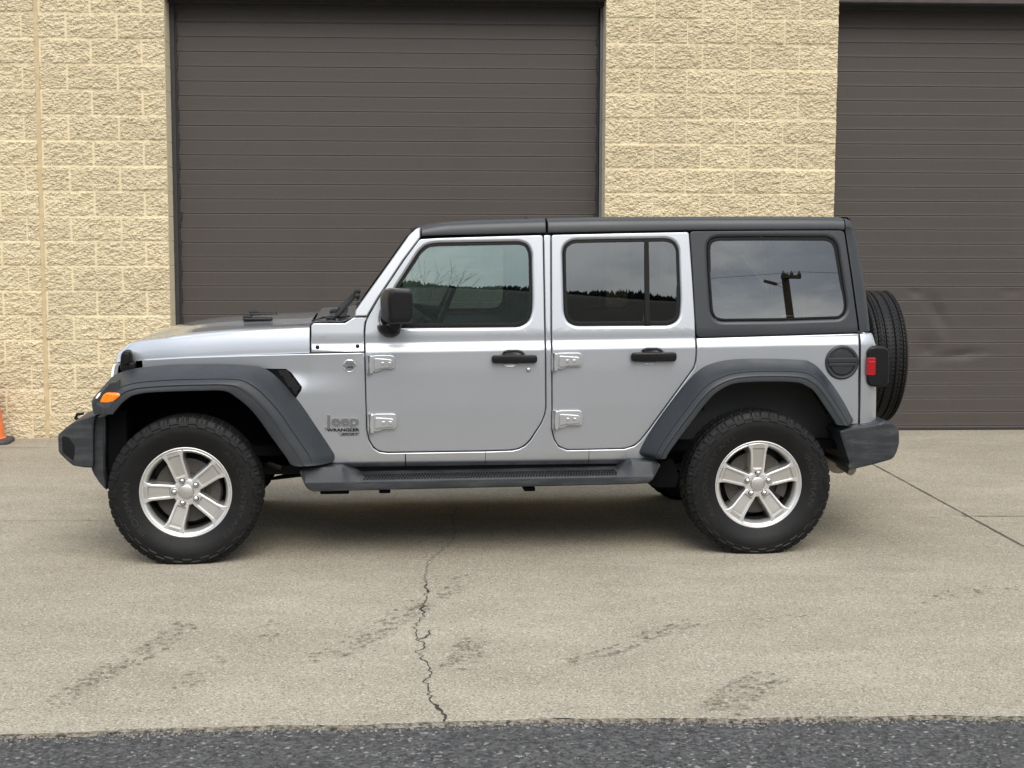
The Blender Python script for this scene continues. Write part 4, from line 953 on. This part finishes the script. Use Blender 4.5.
    add_loft(bm, rings); obj('body_corner', bm, M['paint'], car, 40)
    # tail lamp
    tl = SH['tail']; bm = BM(); rk = rounded(tl, .010, 2); mcx = sum(p[0] for p in tl)/len(tl); mcz = sum(p[1] for p in tl)/len(tl); rings = []
    for y_, sc_ in ((.60, 1.0), (.76, 1.0), (.785, 1.0), (.797, .97), (.803, .90), (.804, .5)): rings.append([(mcx+(p[0]-mcx)*sc_, sg*y_, mcz+(p[1]-mcz)*sc_) for p in rk])
    add_loft(bm, rings, True, (True, True)); lamp = obj('tail_light', bm, M['black'], car, 35)
    ln = SH['tail_lens']; lz = [p[1] for p in ln]; xa, xb = 3.617, 3.665
    bm = prism(rounded([(xa, .945), (xb, .945), (xb, 1.040), (xa, 1.040)], .007, 2), sg*.795, sg*.8085, .003); obj('lens', bm, M['red'], lamp, 35)
    bm = prism(rounded([(xa+.008, .975), (xb-.006, .975), (xb-.006, 1.02), (xa+.008, 1.02)], .004, 2), sg*.806, sg*.8100, .002); obj('lens_bulb', bm, M['red'], lamp, 35)
    # hood latch
    bm = BM(); lt = SH['latch']
    b2 = prism(rounded(lt, .012, 2), sg*.588, sg*.640, .010); me = bpy.data.meshes.new('t'); b2.to_mesh(me); b2.free(); bm.from_mesh(me); bpy.data.meshes.remove(me)
    add_box(bm, (-.322, sg*.640, 1.043), (.030, .024, .058), .006); add_box(bm, (-.296, sg*.640, 1.002), (.030, .026, .040), .008)
    obj('hood_latch', bm, M['black'], car, 40)
    # front bumper end
    bf = SH['bumper_front']; bm = BM()
    b2 = prism(rounded(bf, .010, 3), sg*.845, sg*.44, .010)
    for v in b2.verts:   # the ends sweep back towards the wheel
        k = max(0, (abs(v.co.y)-.60)/.245); v.co.x += .004*k*k
    me = bpy.data.meshes.new('t'); b2.to_mesh(me); b2.free(); bm.from_mesh(me); bpy.data.meshes.remove(me)
    be = obj('bumper_end', bm, M['plastic2'], car, 32)
    rc = SH['bumper_recess']
    bm = prism(rounded([(p[0]+.018, p[1]) for p in rc], .012, 3), sg*.838, sg*.8475, .004); obj('lamp_pocket', bm, M['black'], be, 35)
    bm = BM(); add_lathe(bm, [(.0005, -.66), (.045, -.655), (.05, -.64), (.05, -.60)], 24, (0, sg*.60, .60), 'x'); obj('fog_light', bm, M['white'], be, 40)
    bm = prism(rounded(SH['bumper_inner'], .010, 2), sg*.80, sg*.40, .006); obj('bumper_valance', bm, M['plastic2'], car, 32)
    bm = BM(); add_tube(bm, [(-.56, sg*.46, .69), (-.610, sg*.46, .695), (-.628, sg*.46, .710), (-.620, sg*.46, .728), (-.585, sg*.46, .734)], [.012, .011, .010, .009, .008], 10); obj('tow_hook', bm, M['black'], car, 40)
    # rear bumper end
    br = SH['bumper_rear']; bm = BM()
    b2 = prism(rounded(br, .016, 3), sg*.862, sg*.0, .016)
    for v in b2.verts:
        if abs(v.co.y) > .5 and v.co.x > 3.57: v.co.y -= sg*.035*((v.co.x-3.57)/.24)**2
        if abs(v.co.y) > .8 and v.co.x < 3.55: v.co.y += sg*.03*min(1, (3.57-v.co.x)/.1)
    me = bpy.data.meshes.new('t'); b2.to_mesh(me); b2.free(); bm.from_mesh(me); bpy.data.meshes.remove(me)
    obj('rear_bumper', bm, M['plastic2'], car, 32)

# ---------------- hood
hg, hs_, ht = SH['hood_gap'], SH['hood_shoulder'], SH['hood_top']
gx = [p[0] for p in hg]; gz = [p[1]+.004 for p in hg]; gy = [.560, .578, .644, .712, .768]
sx_ = [p[0] for p in hs_]; sz_ = [p[1] for p in hs_]; sy_ = [.525, .545, .594, .645, .680, .735]
tops = [(-.375, 1.070), (-.300, 1.112), (-.20, 1.145), (-.05, 1.178), (.12, 1.199), (.29, 1.211), (.64, 1.222)]
tx = [p[0] for p in tops]; tz = [p[1] for p in tops]
bm = BM(); rings = []
for x_ in [-.392, -.388, -.380, -.365, -.34, -.31, -.27, -.22, -.15, -.08, 0, .1, .2, .3, .4, .5, .6, .634, .637]:
    zg = float(np.interp(x_, gx, gz)); yg = float(np.interp(x_, gx, gy)); zs_ = float(np.interp(x_, sx_, sz_)); ys = float(np.interp(x_, sx_, sy_)); zt_ = float(np.interp(x_, tx, tz))
    if x_ < -.34: k = (x_+.392)/.052; zs_ = zg+.035+(zs_-zg-.035)*k**.5; zt_ = zs_+(zt_-zs_)*k + .006*k
    e = .006 if x_ in (-.392, .637) else 0
    half = [(yg-.02, zg-.004), (yg-e, zg), (yg-e-.002, zg+.008), (yg+(ys-yg)*.35+.005-e, zg+(zs_-zg)*.45), (yg+(ys-yg)*.75+.004-e, zg+(zs_-zg)*.82), (ys-e, zs_-e), (ys-.028, zs_+(zt_-zs_)*.35+.003-e), (ys-.075, zs_+(zt_-zs_)*.55-e), (.40, zt_-.004-e), (.33, zt_+.001-e), (.30, zt_+.012-e), (.15, zt_+.014-e), (0, zt_+.015-e)]
    rings.append([(x_, -y, z) for y, z in half] + [(x_, y, z) for y, z in half[-2::-1]])
add_loft(bm, rings); hood = obj('hood', bm, M['paint'], car, 38)
for y_, x_ in ((-.30, .335), (.20, .33)):
    bm = BM(); add_box(bm, (x_, y_, 1.230), (.16, .05, .016), .007); add_box(bm, (x_-.055, y_, 1.240), (.05, .03, .016), .006); obj('washer_nozzle', bm, M['black'], hood, 40)
bm = BM(); add_box(bm, (.07, 0, .76), (.92, 1.02, .60)); obj('engine_bay', bm, M['void'], car, 0)
# grille
bm = BM(); rings = []
for y_ in [-.562, -.558, -.54, -.40, -.2, 0, .2, .40, .54, .558, .562]:
    b_ = .035*(1-(y_/.56)**2); e = .02 if abs(y_) > .56 else 0
    rings.append([(-.36, y_, 1.010), (-.388-b_+e, y_, 1.012), (-.400-b_+e, y_, .995), (-.420-b_+e, y_, .86), (-.415-b_+e, y_, .72), (-.36, y_, .72)])
add_loft(bm, rings); gr = obj('grille', bm, M['paint'], car, 35)
for i in range(7):
    y_ = (i-3)*.082; b_ = .035*(1-(y_/.56)**2); bm = prism(rounded([(y_-.024, .76), (y_+.024, .76), (y_+.024, .985), (y_-.024, .985)], .02, 4), -.3, -.418-b_, .004, map3=lambda x, z, y: (y+(.0 if y > -.35 else .012*(z-.86)/.13), x, z)); obj('grille_slot', bm, M['void'], gr, 30)
for y_ in (-.40, .40):
    b_ = .035*(1-(y_/.56)**2); bm = BM(); add_lathe(bm, [(.0005, -.418-b_), (.06, -.417-b_), (.088, -.414-b_), (.095, -.405-b_), (.098, -.38)], 32, (0, y_, .90), 'x'); obj('headlight', bm, M['white'], gr, 40)
bm = BM(); add_box(bm, (-.48, 0, .65), (.10, .90, .12), .02); obj('bumper_beam', bm, M['plastic2'], car, 30)

# ---------------- windshield, cowl top, wipers
bm = BM(); wl = [(.895, 1.275), (1.207, 1.712)]
v4 = [bm.verts.new(p) for p in ((.892, -.70, 1.28), (.892, .70, 1.28), (1.208, .63, 1.712), (1.208, -.63, 1.712))]; bm.faces.new(v4); obj('windshield', bm, M['glass'], car, 0)
bm = BM(); add_box(bm, (1.222, 0, 1.718), (.04, 1.33, .03), .010); add_box(bm, (.895, 0, 1.262), (.05, 1.42, .03), .010)
for sg in (): add_loft(bm, [[(1.201, sg*.668, 1.728), (1.201, sg*.60, 1.728), (1.225, sg*.60, 1.715)], [(.872, sg*.738, 1.274), (.872, sg*.67, 1.274), (.90, sg*.67, 1.262)]])
obj('windshield_frame', bm, M['black'], car, 30)
bm = BM(); add_loft(bm, [[(.645, y, 1.226), (.66, y, 1.238), (.74, y, 1.240), (.80, y, 1.238), (.87, y, 1.258)] for y in (-.755, -.74, -.4, 0, .4, .74, .755)]); obj('cowl_top', bm, M['paint'], car, 40)
bm = BM()
for i in range(24): add_box(bm, (.80, -.60+i*.052, 1.242), (.04, .028, .008), .002)
obj('cowl_grille', bm, M['black'], car, 30)
for y_, y2 in ((-.60, -.05), (.08, .60)):
    bm = BM(); add_tube(bm, [(.742, y_, 1.248), (.775, y_+.02, 1.262), (.825, y_+.06, 1.315), (.872, y_+.10, 1.362)], [.016, .014, .011, .009], 8)
    add_tube(bm, [(.868, y_-.02, 1.366), (.888, y_+.25, 1.348), (.878, y2, 1.322)], [.008, .009, .006], 6); add_box(bm, (.885, y_+.08, 1.362), (.028, .04, .022), .006); add_lathe(bm, [(.026, 1.235), (.026, 1.252), (.016, 1.262), (.0005, 1.264)], 14, (.742, y_, 0), 'z')
    obj('wiper', bm, M['black'], car, 40)
# antenna-free washer hoses and the glossy seam at the hood corner
bm = BM(); add_tube(bm, [(.640, -.55, 1.232), (.70, -.53, 1.250), (.78, -.58, 1.252), (.84, -.62, 1.262)], .006, 6); obj('washer_hose', bm, M['black'], car, 40)

# ---------------- roof
xm = 1.887
for nm, xs in (('roof_panel', [1.222, 1.226, 1.25, 1.30, 1.36, 1.44, 1.55, 1.70, 1.84, xm-.008, xm-.005]), ('hard_top', [xm+.004, xm+.008, 1.96, 2.15, 2.4, 2.7, 3.0, 3.3, 3.45, 3.506, 3.509])):
    bm = BM(); rings = [roof_ring(x, .006 if i in (0, len(xs)-1) else 0) for i, x in enumerate(xs)]
    add_loft(bm, rings, False, (True, True)); bmesh.ops.triangulate(bm, faces=[f for f in bm.faces if len(f.verts) > 4]); ro = obj(nm, bm, M['top'], car, 30)
    if nm == 'hard_top': hard_top = ro
bm = BM(); add_box(bm, (xm, 0, 1.748), (.03, 1.30, .05)); obj('roof_seam', bm, M['void'], hard_top, 0)
for y_ in (-.36, .36):
    bm = BM(); add_box(bm, (1.86, y_, 1.784), (.10, .16, .012), .005); obj('panel_clip', bm, M['black'], hard_top, 30)
for sg in (-1, 1):     # drip channel under the roof edge
    bm = BM(); add_tube(bm, [(x, sg*(S(x, roof_edge(x))-.006), roof_edge(x)-.004) for x in (1.23, 1.5, 1.9, 2.4, 2.9, 3.44)], .007, 6)
    obj('drip_rail', bm, M['void'], hard_top, 60)
# rear top edge between the corners, back window and tailgate
bm = BM(); rings = []
for y_ in (-.655, -.62, -.4, 0, .4, .62, .655): rings.append([(3.505, y_, 1.795), (3.535, y_, 1.794), (3.552, y_, 1.782), (3.575, y_, 1.73), (3.585, y_, 1.70)])
add_loft(bm, rings); obj('hard_top_rear', bm, M['top'], car, 40)
bm = BM(); add_loft(bm, [[(3.583, y, 1.70), (3.634, y, 1.40), (3.65, y, 1.17)] for y in (-.5, 0, .5)]); obj('rear_window', bm, M['privacy'], car, 40)
bm = BM(); add_box(bm, (3.665, 0, .92), (.05, 1.25, .49), .012); obj('tailgate', bm, M['paint'], car, 30)

# ---------------- fuel cap
p = SH['fuel'][0]; rf = SH['fuel'][1][0]-p[0]; bm = BM(); sy = S(*p)
add_lathe(bm, [(rf+.004, -sy+.001), (rf+.002, -sy-.006), (rf-.006, -sy-.010), (rf-.014, -sy-.008), (rf-.016, -sy-.003), (rf-.022, -sy-.004), (rf-.026, -sy-.010), (.02, -sy-.012), (.0005, -sy-.012)], 44, (p[0], 0, p[1]))
add_box(bm, (p[0], -sy-.009, p[1]+.012), (rf*1.80, .014, .028), .005); add_box(bm, (p[0], -sy-.009, p[1]-.012), (rf*1.65, .010, .018), .004)
obj('fuel_cap', bm, M['plastic'], car, 35)

# ---------------- badges
def badge(txt, x0, x1, zc, mat, size_h, bold, shear=0.0, th=.003):
    me = text_mesh(txt, 1.0, 0.0, 0.0, shear); co = np.array([v.co[:] for v in me.vertices]); w = np.ptp(co[:, 0]); h_ = np.ptp(co[:, 1])
    bpy.data.meshes.remove(me)
    sx = (x1-x0)/w; sz = size_h/h_
    me = text_mesh(txt, 1.0, .5, bold, shear, 6); b2 = me_bm(me); c = np.array([v.co[:] for v in b2.verts]); cx = (c[:, 0].max()+c[:, 0].min())/2; cy = (c[:, 1].max()+c[:, 1].min())/2
    w = np.ptp(c[:, 0]); h_ = np.ptp(c[:, 1]); sx = (x1-x0)/w; sz = size_h/h_
    for v in b2.verts:
        x, z = (x0+x1)/2+(v.co.x-cx)*sx, zc+(v.co.y-cy)*sz
        v.co = Vector((x, -(S(x, z)+.0005+(th if v.co.z > 0 else 0)), z))
    return b2
bb = SH['badge']
b2 = badge('Jeep', bb[0][0]+.002, bb[1][0]-.004, .7165, None, .074, .022, 0, .009); obj('nameplate', b2, M['badge'], car, 30)
b2 = badge('WRANGLER', bb[2][0]+.004, bb[3][0], .6735, None, .0165, .035); mb_ = obj('model_badge', b2, M['black'], car, 30)
b2 = prism([(.790, .640), (.885, .640), (.893, .661), (.773, .661)], -(S(.83, .65)+.0002), -(S(.83, .65)+.0015)); obj('trim_plate', b2, M['galv'], mb_, 0)
b2 = badge('SPORT', .796, .886, .6505, None, .0125, .02, .3, .0026); obj('trim_badge', b2, M['black'], mb_, 30)
p = SH['badge_round'][0]; sy = S(*p); bm = BM(); add_lathe(bm, [(.034, -sy+.001), (.0335, -sy-.003), (.031, -sy-.0045), (.029, -sy-.003), (.0005, -sy-.003)], 36, (p[0], 0, p[1])); rb = obj('round_badge', bm, M['chrome'], car, 35)
bm = prism([(p[0]-.022, p[1]-.012), (p[0]+.023, p[1]-.012), (p[0]+.016, p[1]-.003), (p[0]+.010, p[1]+.002), (p[0]+.004, p[1]-.004), (p[0]-.004, p[1]+.001), (p[0]-.012, p[1]-.006)], -sy-.003, -sy-.0042); obj('badge_emblem', bm, M['frame'], rb, 0)
b2 = badge('TRAIL RATED', p[0]-.020, p[0]+.020, p[1]+.011, None, .0062, .01, 0, .0042); obj('badge_lettering', b2, M['frame'], rb, 0)

# ---------------- wheels
TR, HUBZ = .390, .372
def tyre_bm(kind):
    prof = [(.228, .083), (.234, .094), (.242, .098), (.256, .103), (.275, .111), (.295, .1165), (.312, .1190), (.322, .1195)]
    prof += [(r, float(np.interp(r, [.322, .345, .36, .375, .386, .392], [.1195, .1175, .1135, .107, .0995, .093]))) for r in (.330, .337, .342, .3445, .347, .351, .355, .3575, .360, .3625, .366, .370, .374, .378, .382, .386, .389, .392)]
    for w in (.088, .083, .079, .0755, .0735, .071, .066, .060, .0535, .0515, .049, .045, .040, .034, .0285, .0265, .024, .019, .0125, .006, .0): prof.append((TR-.0035*(w/.09)**2, w))
    full = prof + [(r, -w) for r, w in prof[-2::-1]]
    N = 576; bm = BM(); rings = []
    r0 = np.array([p[0] for p in full]); w0_ = np.array([p[1] for p in full])
    for k in range(N):
        th = 2*math.pi*k/N; ring = []
        for r, w in full:
            d = 0.0; aw = abs(w); sgnw = 1 if w > 0 else -1
            if kind == 'at':
                ph = (k % 12)/12.0
                zig = .004*(1 if (k % 12) < 6 else -1)
                if r > .384 and aw < .092:
                    for g_ in (.0735, .0265): 
                        if abs(aw-(g_+zig*.6)) < .0036: d = -.009
                    if aw > .078 and (k % 12) in (0, 1): d = -.005
                    if .03 < aw < .07 and ((k+4) % 12) in (0, 1): d = -.008
                    if aw < .023 and ((k+7) % 12) == 0: d = -.006
                elif r > .363:
                    if (k % 12) in (0, 1): d = -.0045
                    elif r < .384 and (k % 24) in (6, 7): d = -.003
                else:
                    lim = .3445 if (k % 24) < 12 else .3570
                    if r > lim-.0005 and r <= .363: d = .0048
                nr = r + d*(1 if r > .38 else .6); nw = w + sgnw*d*(0 if r > .384 and aw < .092 else .8)
            else:
                if r > .384 and aw < .092:
                    for g_ in (.0735, .0265):
                        if abs(aw-g_) < .0042: d = -.009
                    if abs(aw-.0515) < .0022 and (k % 6) < 5: d = -.004
                    if ((k*1 + int(aw*260)) % 6) == 0 and aw > .006: d = min(d, -.0045)
                elif r > .372 and (k % 6) in (0, 1): d = -.004
                nr = r+d; nw = w
            a, b = nr*math.cos(th), nr*math.sin(th)
            ring.append((a, nw, b))
        rings.append(ring)
    rings.append(rings[0]); vr = add_loft(bm, rings, False); bmesh.ops.remove_doubles(bm, verts=bm.verts[:], dist=1e-6)
    return bm
def mesh_of(bm, name, smooth, mat, recalc=True):
    if recalc: bmesh.ops.recalc_face_normals(bm, faces=bm.faces[:])
    me = bpy.data.meshes.new(name); bm.to_mesh(me); bm.free(); me.materials.append(mat)
    if smooth: me.shade_smooth(); me.set_sharp_from_angle(angle=R(smooth))
    return me
at_me = mesh_of(tyre_bm('at'), 'tyre', 32, M['tyre'])
def loaded(me):
    """the same tyre standing on the ground: flat contact patch, slight bulge above it"""
    m2 = me.copy(); co = np.empty(len(m2.vertices)*3, 'f'); m2.vertices.foreach_get('co', co); co = co.reshape(-1, 3)
    lim = -(HUBZ-.0015); below = co[:, 2] < lim; co[below, 2] = lim + (co[below, 2]-lim)*.02
    k = np.clip((-co[:, 2]-.24)/.13, 0, 1)*np.exp(-(co[:, 0]/.16)**2); co[:, 1] += np.sign(co[:, 1])*k*.007*(np.abs(co[:, 1]) > .09)
    m2.vertices.foreach_set('co', co.ravel()); m2.update(); return m2
def rot_me(me, ang):
    m2 = me.copy(); m2.transform(Matrix.Rotation(ang, 4, 'Y')); return m2
hw_me = mesh_of(tyre_bm('hw'), 'tyre', 32, M['tyre'])
def lettering_me(txt, a_mid, span, hgt, rad):
    if True:
        bm = BM()
        b2 = me_bm(text_mesh(txt, 1, .5, .0, 0, 4)); c = np.array([v.co[:] for v in b2.verts]); x0, x1 = c[:, 0].min(), c[:, 0].max(); y0, y1 = c[:, 1].min(), c[:, 1].max()
        for v in b2.verts:
            t = (v.co.x-x0)/(x1-x0); an = R(a_mid + span/2 - span*t); r = rad + ((v.co.y-y0)/(y1-y0)-.5)*hgt
            w = float(np.interp(r, [.256, .275, .295, .312, .322, .345], [.103, .111, .1165, .119, .1195, .1175]))
            v.co = Vector((r*math.cos(an), -(w + (.0012 if v.co.z > 0 else -.002)), r*math.sin(an)))
        me = bpy.data.meshes.new('t'); b2.to_mesh(me); b2.free(); bm.from_mesh(me); bpy.data.meshes.remove(me)
    return mesh_of(bm, 'tyre_lettering', 0, M['letter'])
let_mes = [lettering_me('IRONMAN', 5, 56, .030, .297), lettering_me('ALL COUNTRY A/T2', 166, 96, .026, .297)]
def rim_me():
    """outer face towards -y, first spoke pointing up"""
    bm = BM()
    add_lathe(bm, [(.228, -.072), (.2355, -.080), (.2375, -.090), (.2355, -.0945), (.231, -.0955), (.2275, -.0925), (.2235, -.084), (.2205, -.082), (.2175, -.0835), (.2145, -.0825), (.2055, -.070), (.200, -.040), (.197, .08), (.215, .10)], 96)
    add_lathe(bm, [(.0705, -.030), (.070, -.066), (.066, -.0705), (.050, -.0745), (.042, -.0735), (.038, -.070)], 60)
    for s in range(5):
        a = R(90+72*s); ca, sa = math.cos(a), math.sin(a)
        f = lambda u, r, y: (r*ca - u*sa, y, r*sa + u*ca)
        # spoke in plan (u across, r outward), the rim end flares to the lip
        prof = [(-.030, .045), (-.0345, .062), (-.0375, .085), (-.0390, .110), (-.0410, .140), (-.0435, .172), (-.0500, .194), (-.0640, .2125)]
        L = [(u, r) for u, r in prof]; Rr = [(-u, r) for u, r in prof]
        yo = lambda r: float(np.interp(r, [.045, .07, .12, .18, .2125], [-.071, -.0735, -.078, -.0845, -.0845]))
        inn = [(-.0215, .080), (-.0240, .110), (-.0260, .140), (-.0285, .172), (-.0300, .1900)]
        rings = []
        N = 20
        for i in range(N+1):
            r = .045 + (.2125-.045)*i/N; ue = float(np.interp(r, [p[1] for p in prof], [-p[0] for p in prof])); y = yo(r)
            ui = float(np.interp(r, [p[1] for p in inn], [-p[0] for p in inn])); dp = .0105 if .084 < r < .194 else 0.0
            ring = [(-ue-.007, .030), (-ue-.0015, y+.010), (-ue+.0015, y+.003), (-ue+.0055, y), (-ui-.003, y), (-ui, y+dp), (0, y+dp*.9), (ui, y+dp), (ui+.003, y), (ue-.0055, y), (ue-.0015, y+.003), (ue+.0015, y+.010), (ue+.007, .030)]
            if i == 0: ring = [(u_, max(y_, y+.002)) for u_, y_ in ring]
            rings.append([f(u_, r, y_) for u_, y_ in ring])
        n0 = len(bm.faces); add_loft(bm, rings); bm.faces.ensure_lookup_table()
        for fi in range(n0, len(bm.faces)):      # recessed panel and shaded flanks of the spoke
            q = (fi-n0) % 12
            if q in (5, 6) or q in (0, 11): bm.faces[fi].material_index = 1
        # dark socket round the lug nut
        n0 = len(bm.faces); add_lathe(bm, [(.0190, -.0720), (.0182, -.0755), (.0160, -.0755), (.0155, -.0742), (.0004, -.0742)], 24, (.0605*ca, 0, .0605*sa)); bm.faces.ensure_lookup_table()
        for fi in range(n0+48, len(bm.faces)): bm.faces[fi].material_index = 2
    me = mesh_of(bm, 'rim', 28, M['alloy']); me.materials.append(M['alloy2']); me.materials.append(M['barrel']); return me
rim_m = rim_me()
def disc_me():
    bm = BM(); add_lathe(bm, [(.05, -.028), (.088, -.030), (.092, -.012), (.166, -.012), (.168, -.006), (.168, .006), (.16, .01)], 60); return mesh_of(bm, 'brake_disc', 35, M['disc'])
disc_m = disc_me()
def nut_me():
    bm = BM(); add_lathe(bm, [(.0135, -.060), (.0140, -.0725), (.0105, -.0735)], 24); add_lathe(bm, [(.0128, -.070), (.0128, -.084), (.0115, -.0895), (.007, -.093), (.0004, -.094)], 24); return mesh_of(bm, 'lug_nut', 35, M['nut'])
nut_m = nut_me()
def cap_me():
    bm = BM(); add_lathe(bm, [(.0385, -.066), (.0385, -.0765), (.0355, -.0805), (.030, -.0825), (.0004, -.0835)], 40); return mesh_of(bm, 'centre_cap', 40, M['alloy2'])
cap_m = cap_me()
def barrel_me():
    bm = BM(); add_lathe(bm, [(.1985, -.045), (.1965, .06), (.195, .09), (.10, .092), (.0005, .092)], 60); return mesh_of(bm, 'wheel_barrel', 40, M['barrel'])
barrel_m = barrel_me()
def cal_me(side):
    bm = BM(); rings = []
    for k in range(9):
        t = R(-28+7*k)+ (0 if side > 0 else math.pi)
        rings.append([(r*math.cos(t), y, r*math.sin(t)) for r, y in ((.120, -.034), (.172, -.034), (.182, -.02), (.182, .05), (.12, .05))])
    add_loft(bm, rings, True, (True, True)); return mesh_of(bm, 'brake_caliper', 35, M['disc'])
cal_f, cal_r = cal_me(1), cal_me(1)
def part(me, name, parent, ang=0.0):
    o = bpy.data.objects.new(name, me); COL.objects.link(o); o.parent = parent
    if ang: o.rotation_euler = (0, -ang, 0)
    return o
def add_wheel(name, cx, sg, spoke, tyre_ang, front):
    w = empty(name, (cx, sg*.803, HUBZ), 0 if sg < 0 else math.pi, car)
    t2 = loaded(rot_me(at_me, -R(tyre_ang)))
    part(t2, 'tyre', w); [part(q_, 'tyre_lettering', w, R(tyre_ang)) for q_ in let_mes]; part(rim_m, 'rim', w, R(spoke)); part(barrel_m, 'wheel_barrel', w); part(disc_m, 'brake_disc', w); part(cal_f, 'brake_caliper', w); part(cap_m, 'centre_cap', w)
    for s in range(5):
        a = R(90+spoke+72*s); n_ = part(nut_m, 'lug_nut', w); n_.location = (.0605*math.cos(a), 0, .0605*math.sin(a))
    return w
add_wheel('wheel', 0, -1, 18, -168, True); add_wheel('wheel', 3.008, -1, 0, 0, False)
add_wheel('wheel', 0, 1, 40, 100, True); add_wheel('wheel', 3.008, 1, 10, 40, False)
sp = empty('spare_wheel', (3.912, .03, .978), math.pi/2, car)
sp.rotation_euler = (0, 0, -math.pi/2+math.pi)
part(hw_me, 'tyre', sp); part(rim_m, 'rim', sp); part(barrel_m, 'wheel_barrel', sp); part(cap_m, 'centre_cap', sp)
bm = BM(); add_box(bm, (3.80, .03, .97), (.26, .22, .22), .02); add_box(bm, (3.70, .03, .95), (.05, .5, .30), .01); obj('spare_carrier', bm, M['void'], car, 30)

# ---------------- underside
bm = BM()
for sg in (-1, 1):
    add_box(bm, (1.45, sg*.42, .485), (3.7, .08, .13), .01)
    add_box(bm, (.50, sg*.52, .43), (.55, .07, .055), .01)
for x_ in (.55, 1.2, 1.9, 2.5, 3.4): add_box(bm, (x_, 0, .47), (.09, .9, .10), .01)
obj('chassis', bm, M['under'], car, 30)
bm = BM(); add_box(bm, (1.9, 0, .56), (3.3, 1.48, .05)); [add_box(bm, (1.53, q_*.66, .475), (1.85, .15, .17)) for q_ in (-1, 1)]; add_box(bm, (.88, 0, .80), (.05, 1.42, .72)); add_box(bm, (1.85, 0, .46), (.9, .44, .12), .02); add_box(bm, (1.15, 0, .47), (.7, .36, .18), .03); add_box(bm, (2.42, 0, .80), (.03, 1.2, .5)); add_box(bm, (3.56, 0, .72), (.1, 1.3, .3)); obj('floor_pan', bm, M['void'], car, 0)
for x_ in (0, 3.008):
    bm = BM(); add_tube(bm, [(x_, -.74, .375), (x_, .74, .375)], .045, 14); add_lathe(bm, [(.02, -.14), (.11, -.10), (.135, 0), (.11, .10), (.02, .14)], 20, (x_, .12 if x_ > 1 else -.16, .375)); 
    for sg in (-1, 1): add_tube(bm, [(x_+.10, sg*.48, .36), (x_+.10, sg*.46, .80)], .035, 12); add_tube(bm, [(x_-.02, sg*.44, .42), (x_-.02, sg*.44, .74)], .06, 14)
    obj('axle', bm, M['under'], car, 40)
bm = BM()
for sg in (-1, 1): add_tube(bm, [(.02, sg*.50, .31), (.75, sg*.46, .42)], .028, 10); add_tube(bm, [(3.0, sg*.52, .30), (2.42, sg*.50, .43)], .028, 10)
obj('control_arm', bm, M['under'], car, 40)
bm = BM(); add_tube(bm, [(3.60, -.42, .43), (3.60, .42, .43)], .085, 20); add_tube(bm, [(3.60, -.40, .43), (3.56, -.58, .43), (3.60, -.66, .40)], .03, 12); obj('muffler', bm, M['rust'], car, 40)
bm = BM(); add_tube(bm, [(.30, -.55, .49), (.40, -.57, .47), (.47, -.58, .445)], .016, 8); obj('brake_line', bm, M['disc'], car, 40)

# ---------------- interior
bm = BM(); add_box(bm, (1.10, 0, 1.10), (.36, 1.40, .26), .04); add_box(bm, (1.25, -.38, 1.17), (.18, .34, .10), .03); obj('dashboard', bm, M['trim'], car, 40)
bm = BM(); rings = []
tilt = Matrix.Rotation(R(24), 3, 'Y'); c0 = Vector((1.335, -.37, 1.255))
ring_p = [c0 + tilt @ Vector((0, .188*math.cos(t), .188*math.sin(t))) for t in [2*math.pi*k/36 for k in range(37)]]
add_tube(bm, ring_p, .017, 10, False)
for t in (R(0), R(180), R(270)): add_tube(bm, [c0, c0 + tilt @ Vector((0, .18*math.cos(t), .18*math.sin(t)))], .016, 8)
add_tube(bm, [c0 + tilt @ Vector((-.28, 0, -.02)), c0], [.035, .05], 12); obj('steering_wheel', bm, M['trim'], car, 40)
def seat(x, y, w):
    s = empty('seat', (0, 0, 0), 0, car)
    bm = BM(); add_box(bm, (x, y, .80), (.52, w, .16), .05, None, 3); obj('seat_cushion', bm, M['cloth'], s, 50)
    bm = BM(); add_box(bm, (x+.31, y, 1.12), (.15, w*.96, .62), .05, Matrix.Rotation(R(14), 3, 'Y'), 3); obj('seat_back', bm, M['cloth'], s, 50)
    for hy in ([0] if w < .7 else [-.36, .36]):
        bm = BM(); add_box(bm, (x+.41, y+hy, 1.53), (.10, .26, .19), .04, Matrix.Rotation(R(10), 3, 'Y'), 3); add_tube(bm, [(x+.395, y+hy-.06, 1.36), (x+.405, y+hy-.06, 1.48)], .007, 6); add_tube(bm, [(x+.395, y+hy+.06, 1.36), (x+.405, y+hy+.06, 1.48)], .007, 6); obj('headrest', bm, M['cloth'], s, 50)
seat(1.55, -.37, .52); seat(1.55, .37, .52); seat(2.42, 0, 1.2)
bm = BM()
for sg in (-1, 1):
    add_tube(bm, [(1.22, sg*.60, 1.66), (1.86, sg*.60, 1.70), (2.75, sg*.60, 1.69), (2.98, sg*.62, 1.50), (3.30, sg*.64, .98)], .042, 12)
    add_tube(bm, [(1.89, sg*.68, .75), (1.89, sg*.66, 1.25), (1.89, sg*.60, 1.69)], .05, 12); add_tube(bm, [(2.72, sg*.60, 1.69), (2.72, sg*.66, .75)], .045, 12)
for x_ in (1.87, 2.74): add_tube(bm, [(x_, -.60, 1.70), (x_, .60, 1.70)], .042, 12)
obj('roll_bar', bm, M['trim'], car, 50)
bm = BM(); add_box(bm, (1.18, 0, 1.60), (.03, .24, .07), .015); obj('rear_view_mirror', bm, M['trim'], car, 40)
bm = BM(); add_box(bm, (2.9, 0, .85), (1.2, 1.30, .55)); obj('cargo_floor', bm, M['trim'], car, 0)
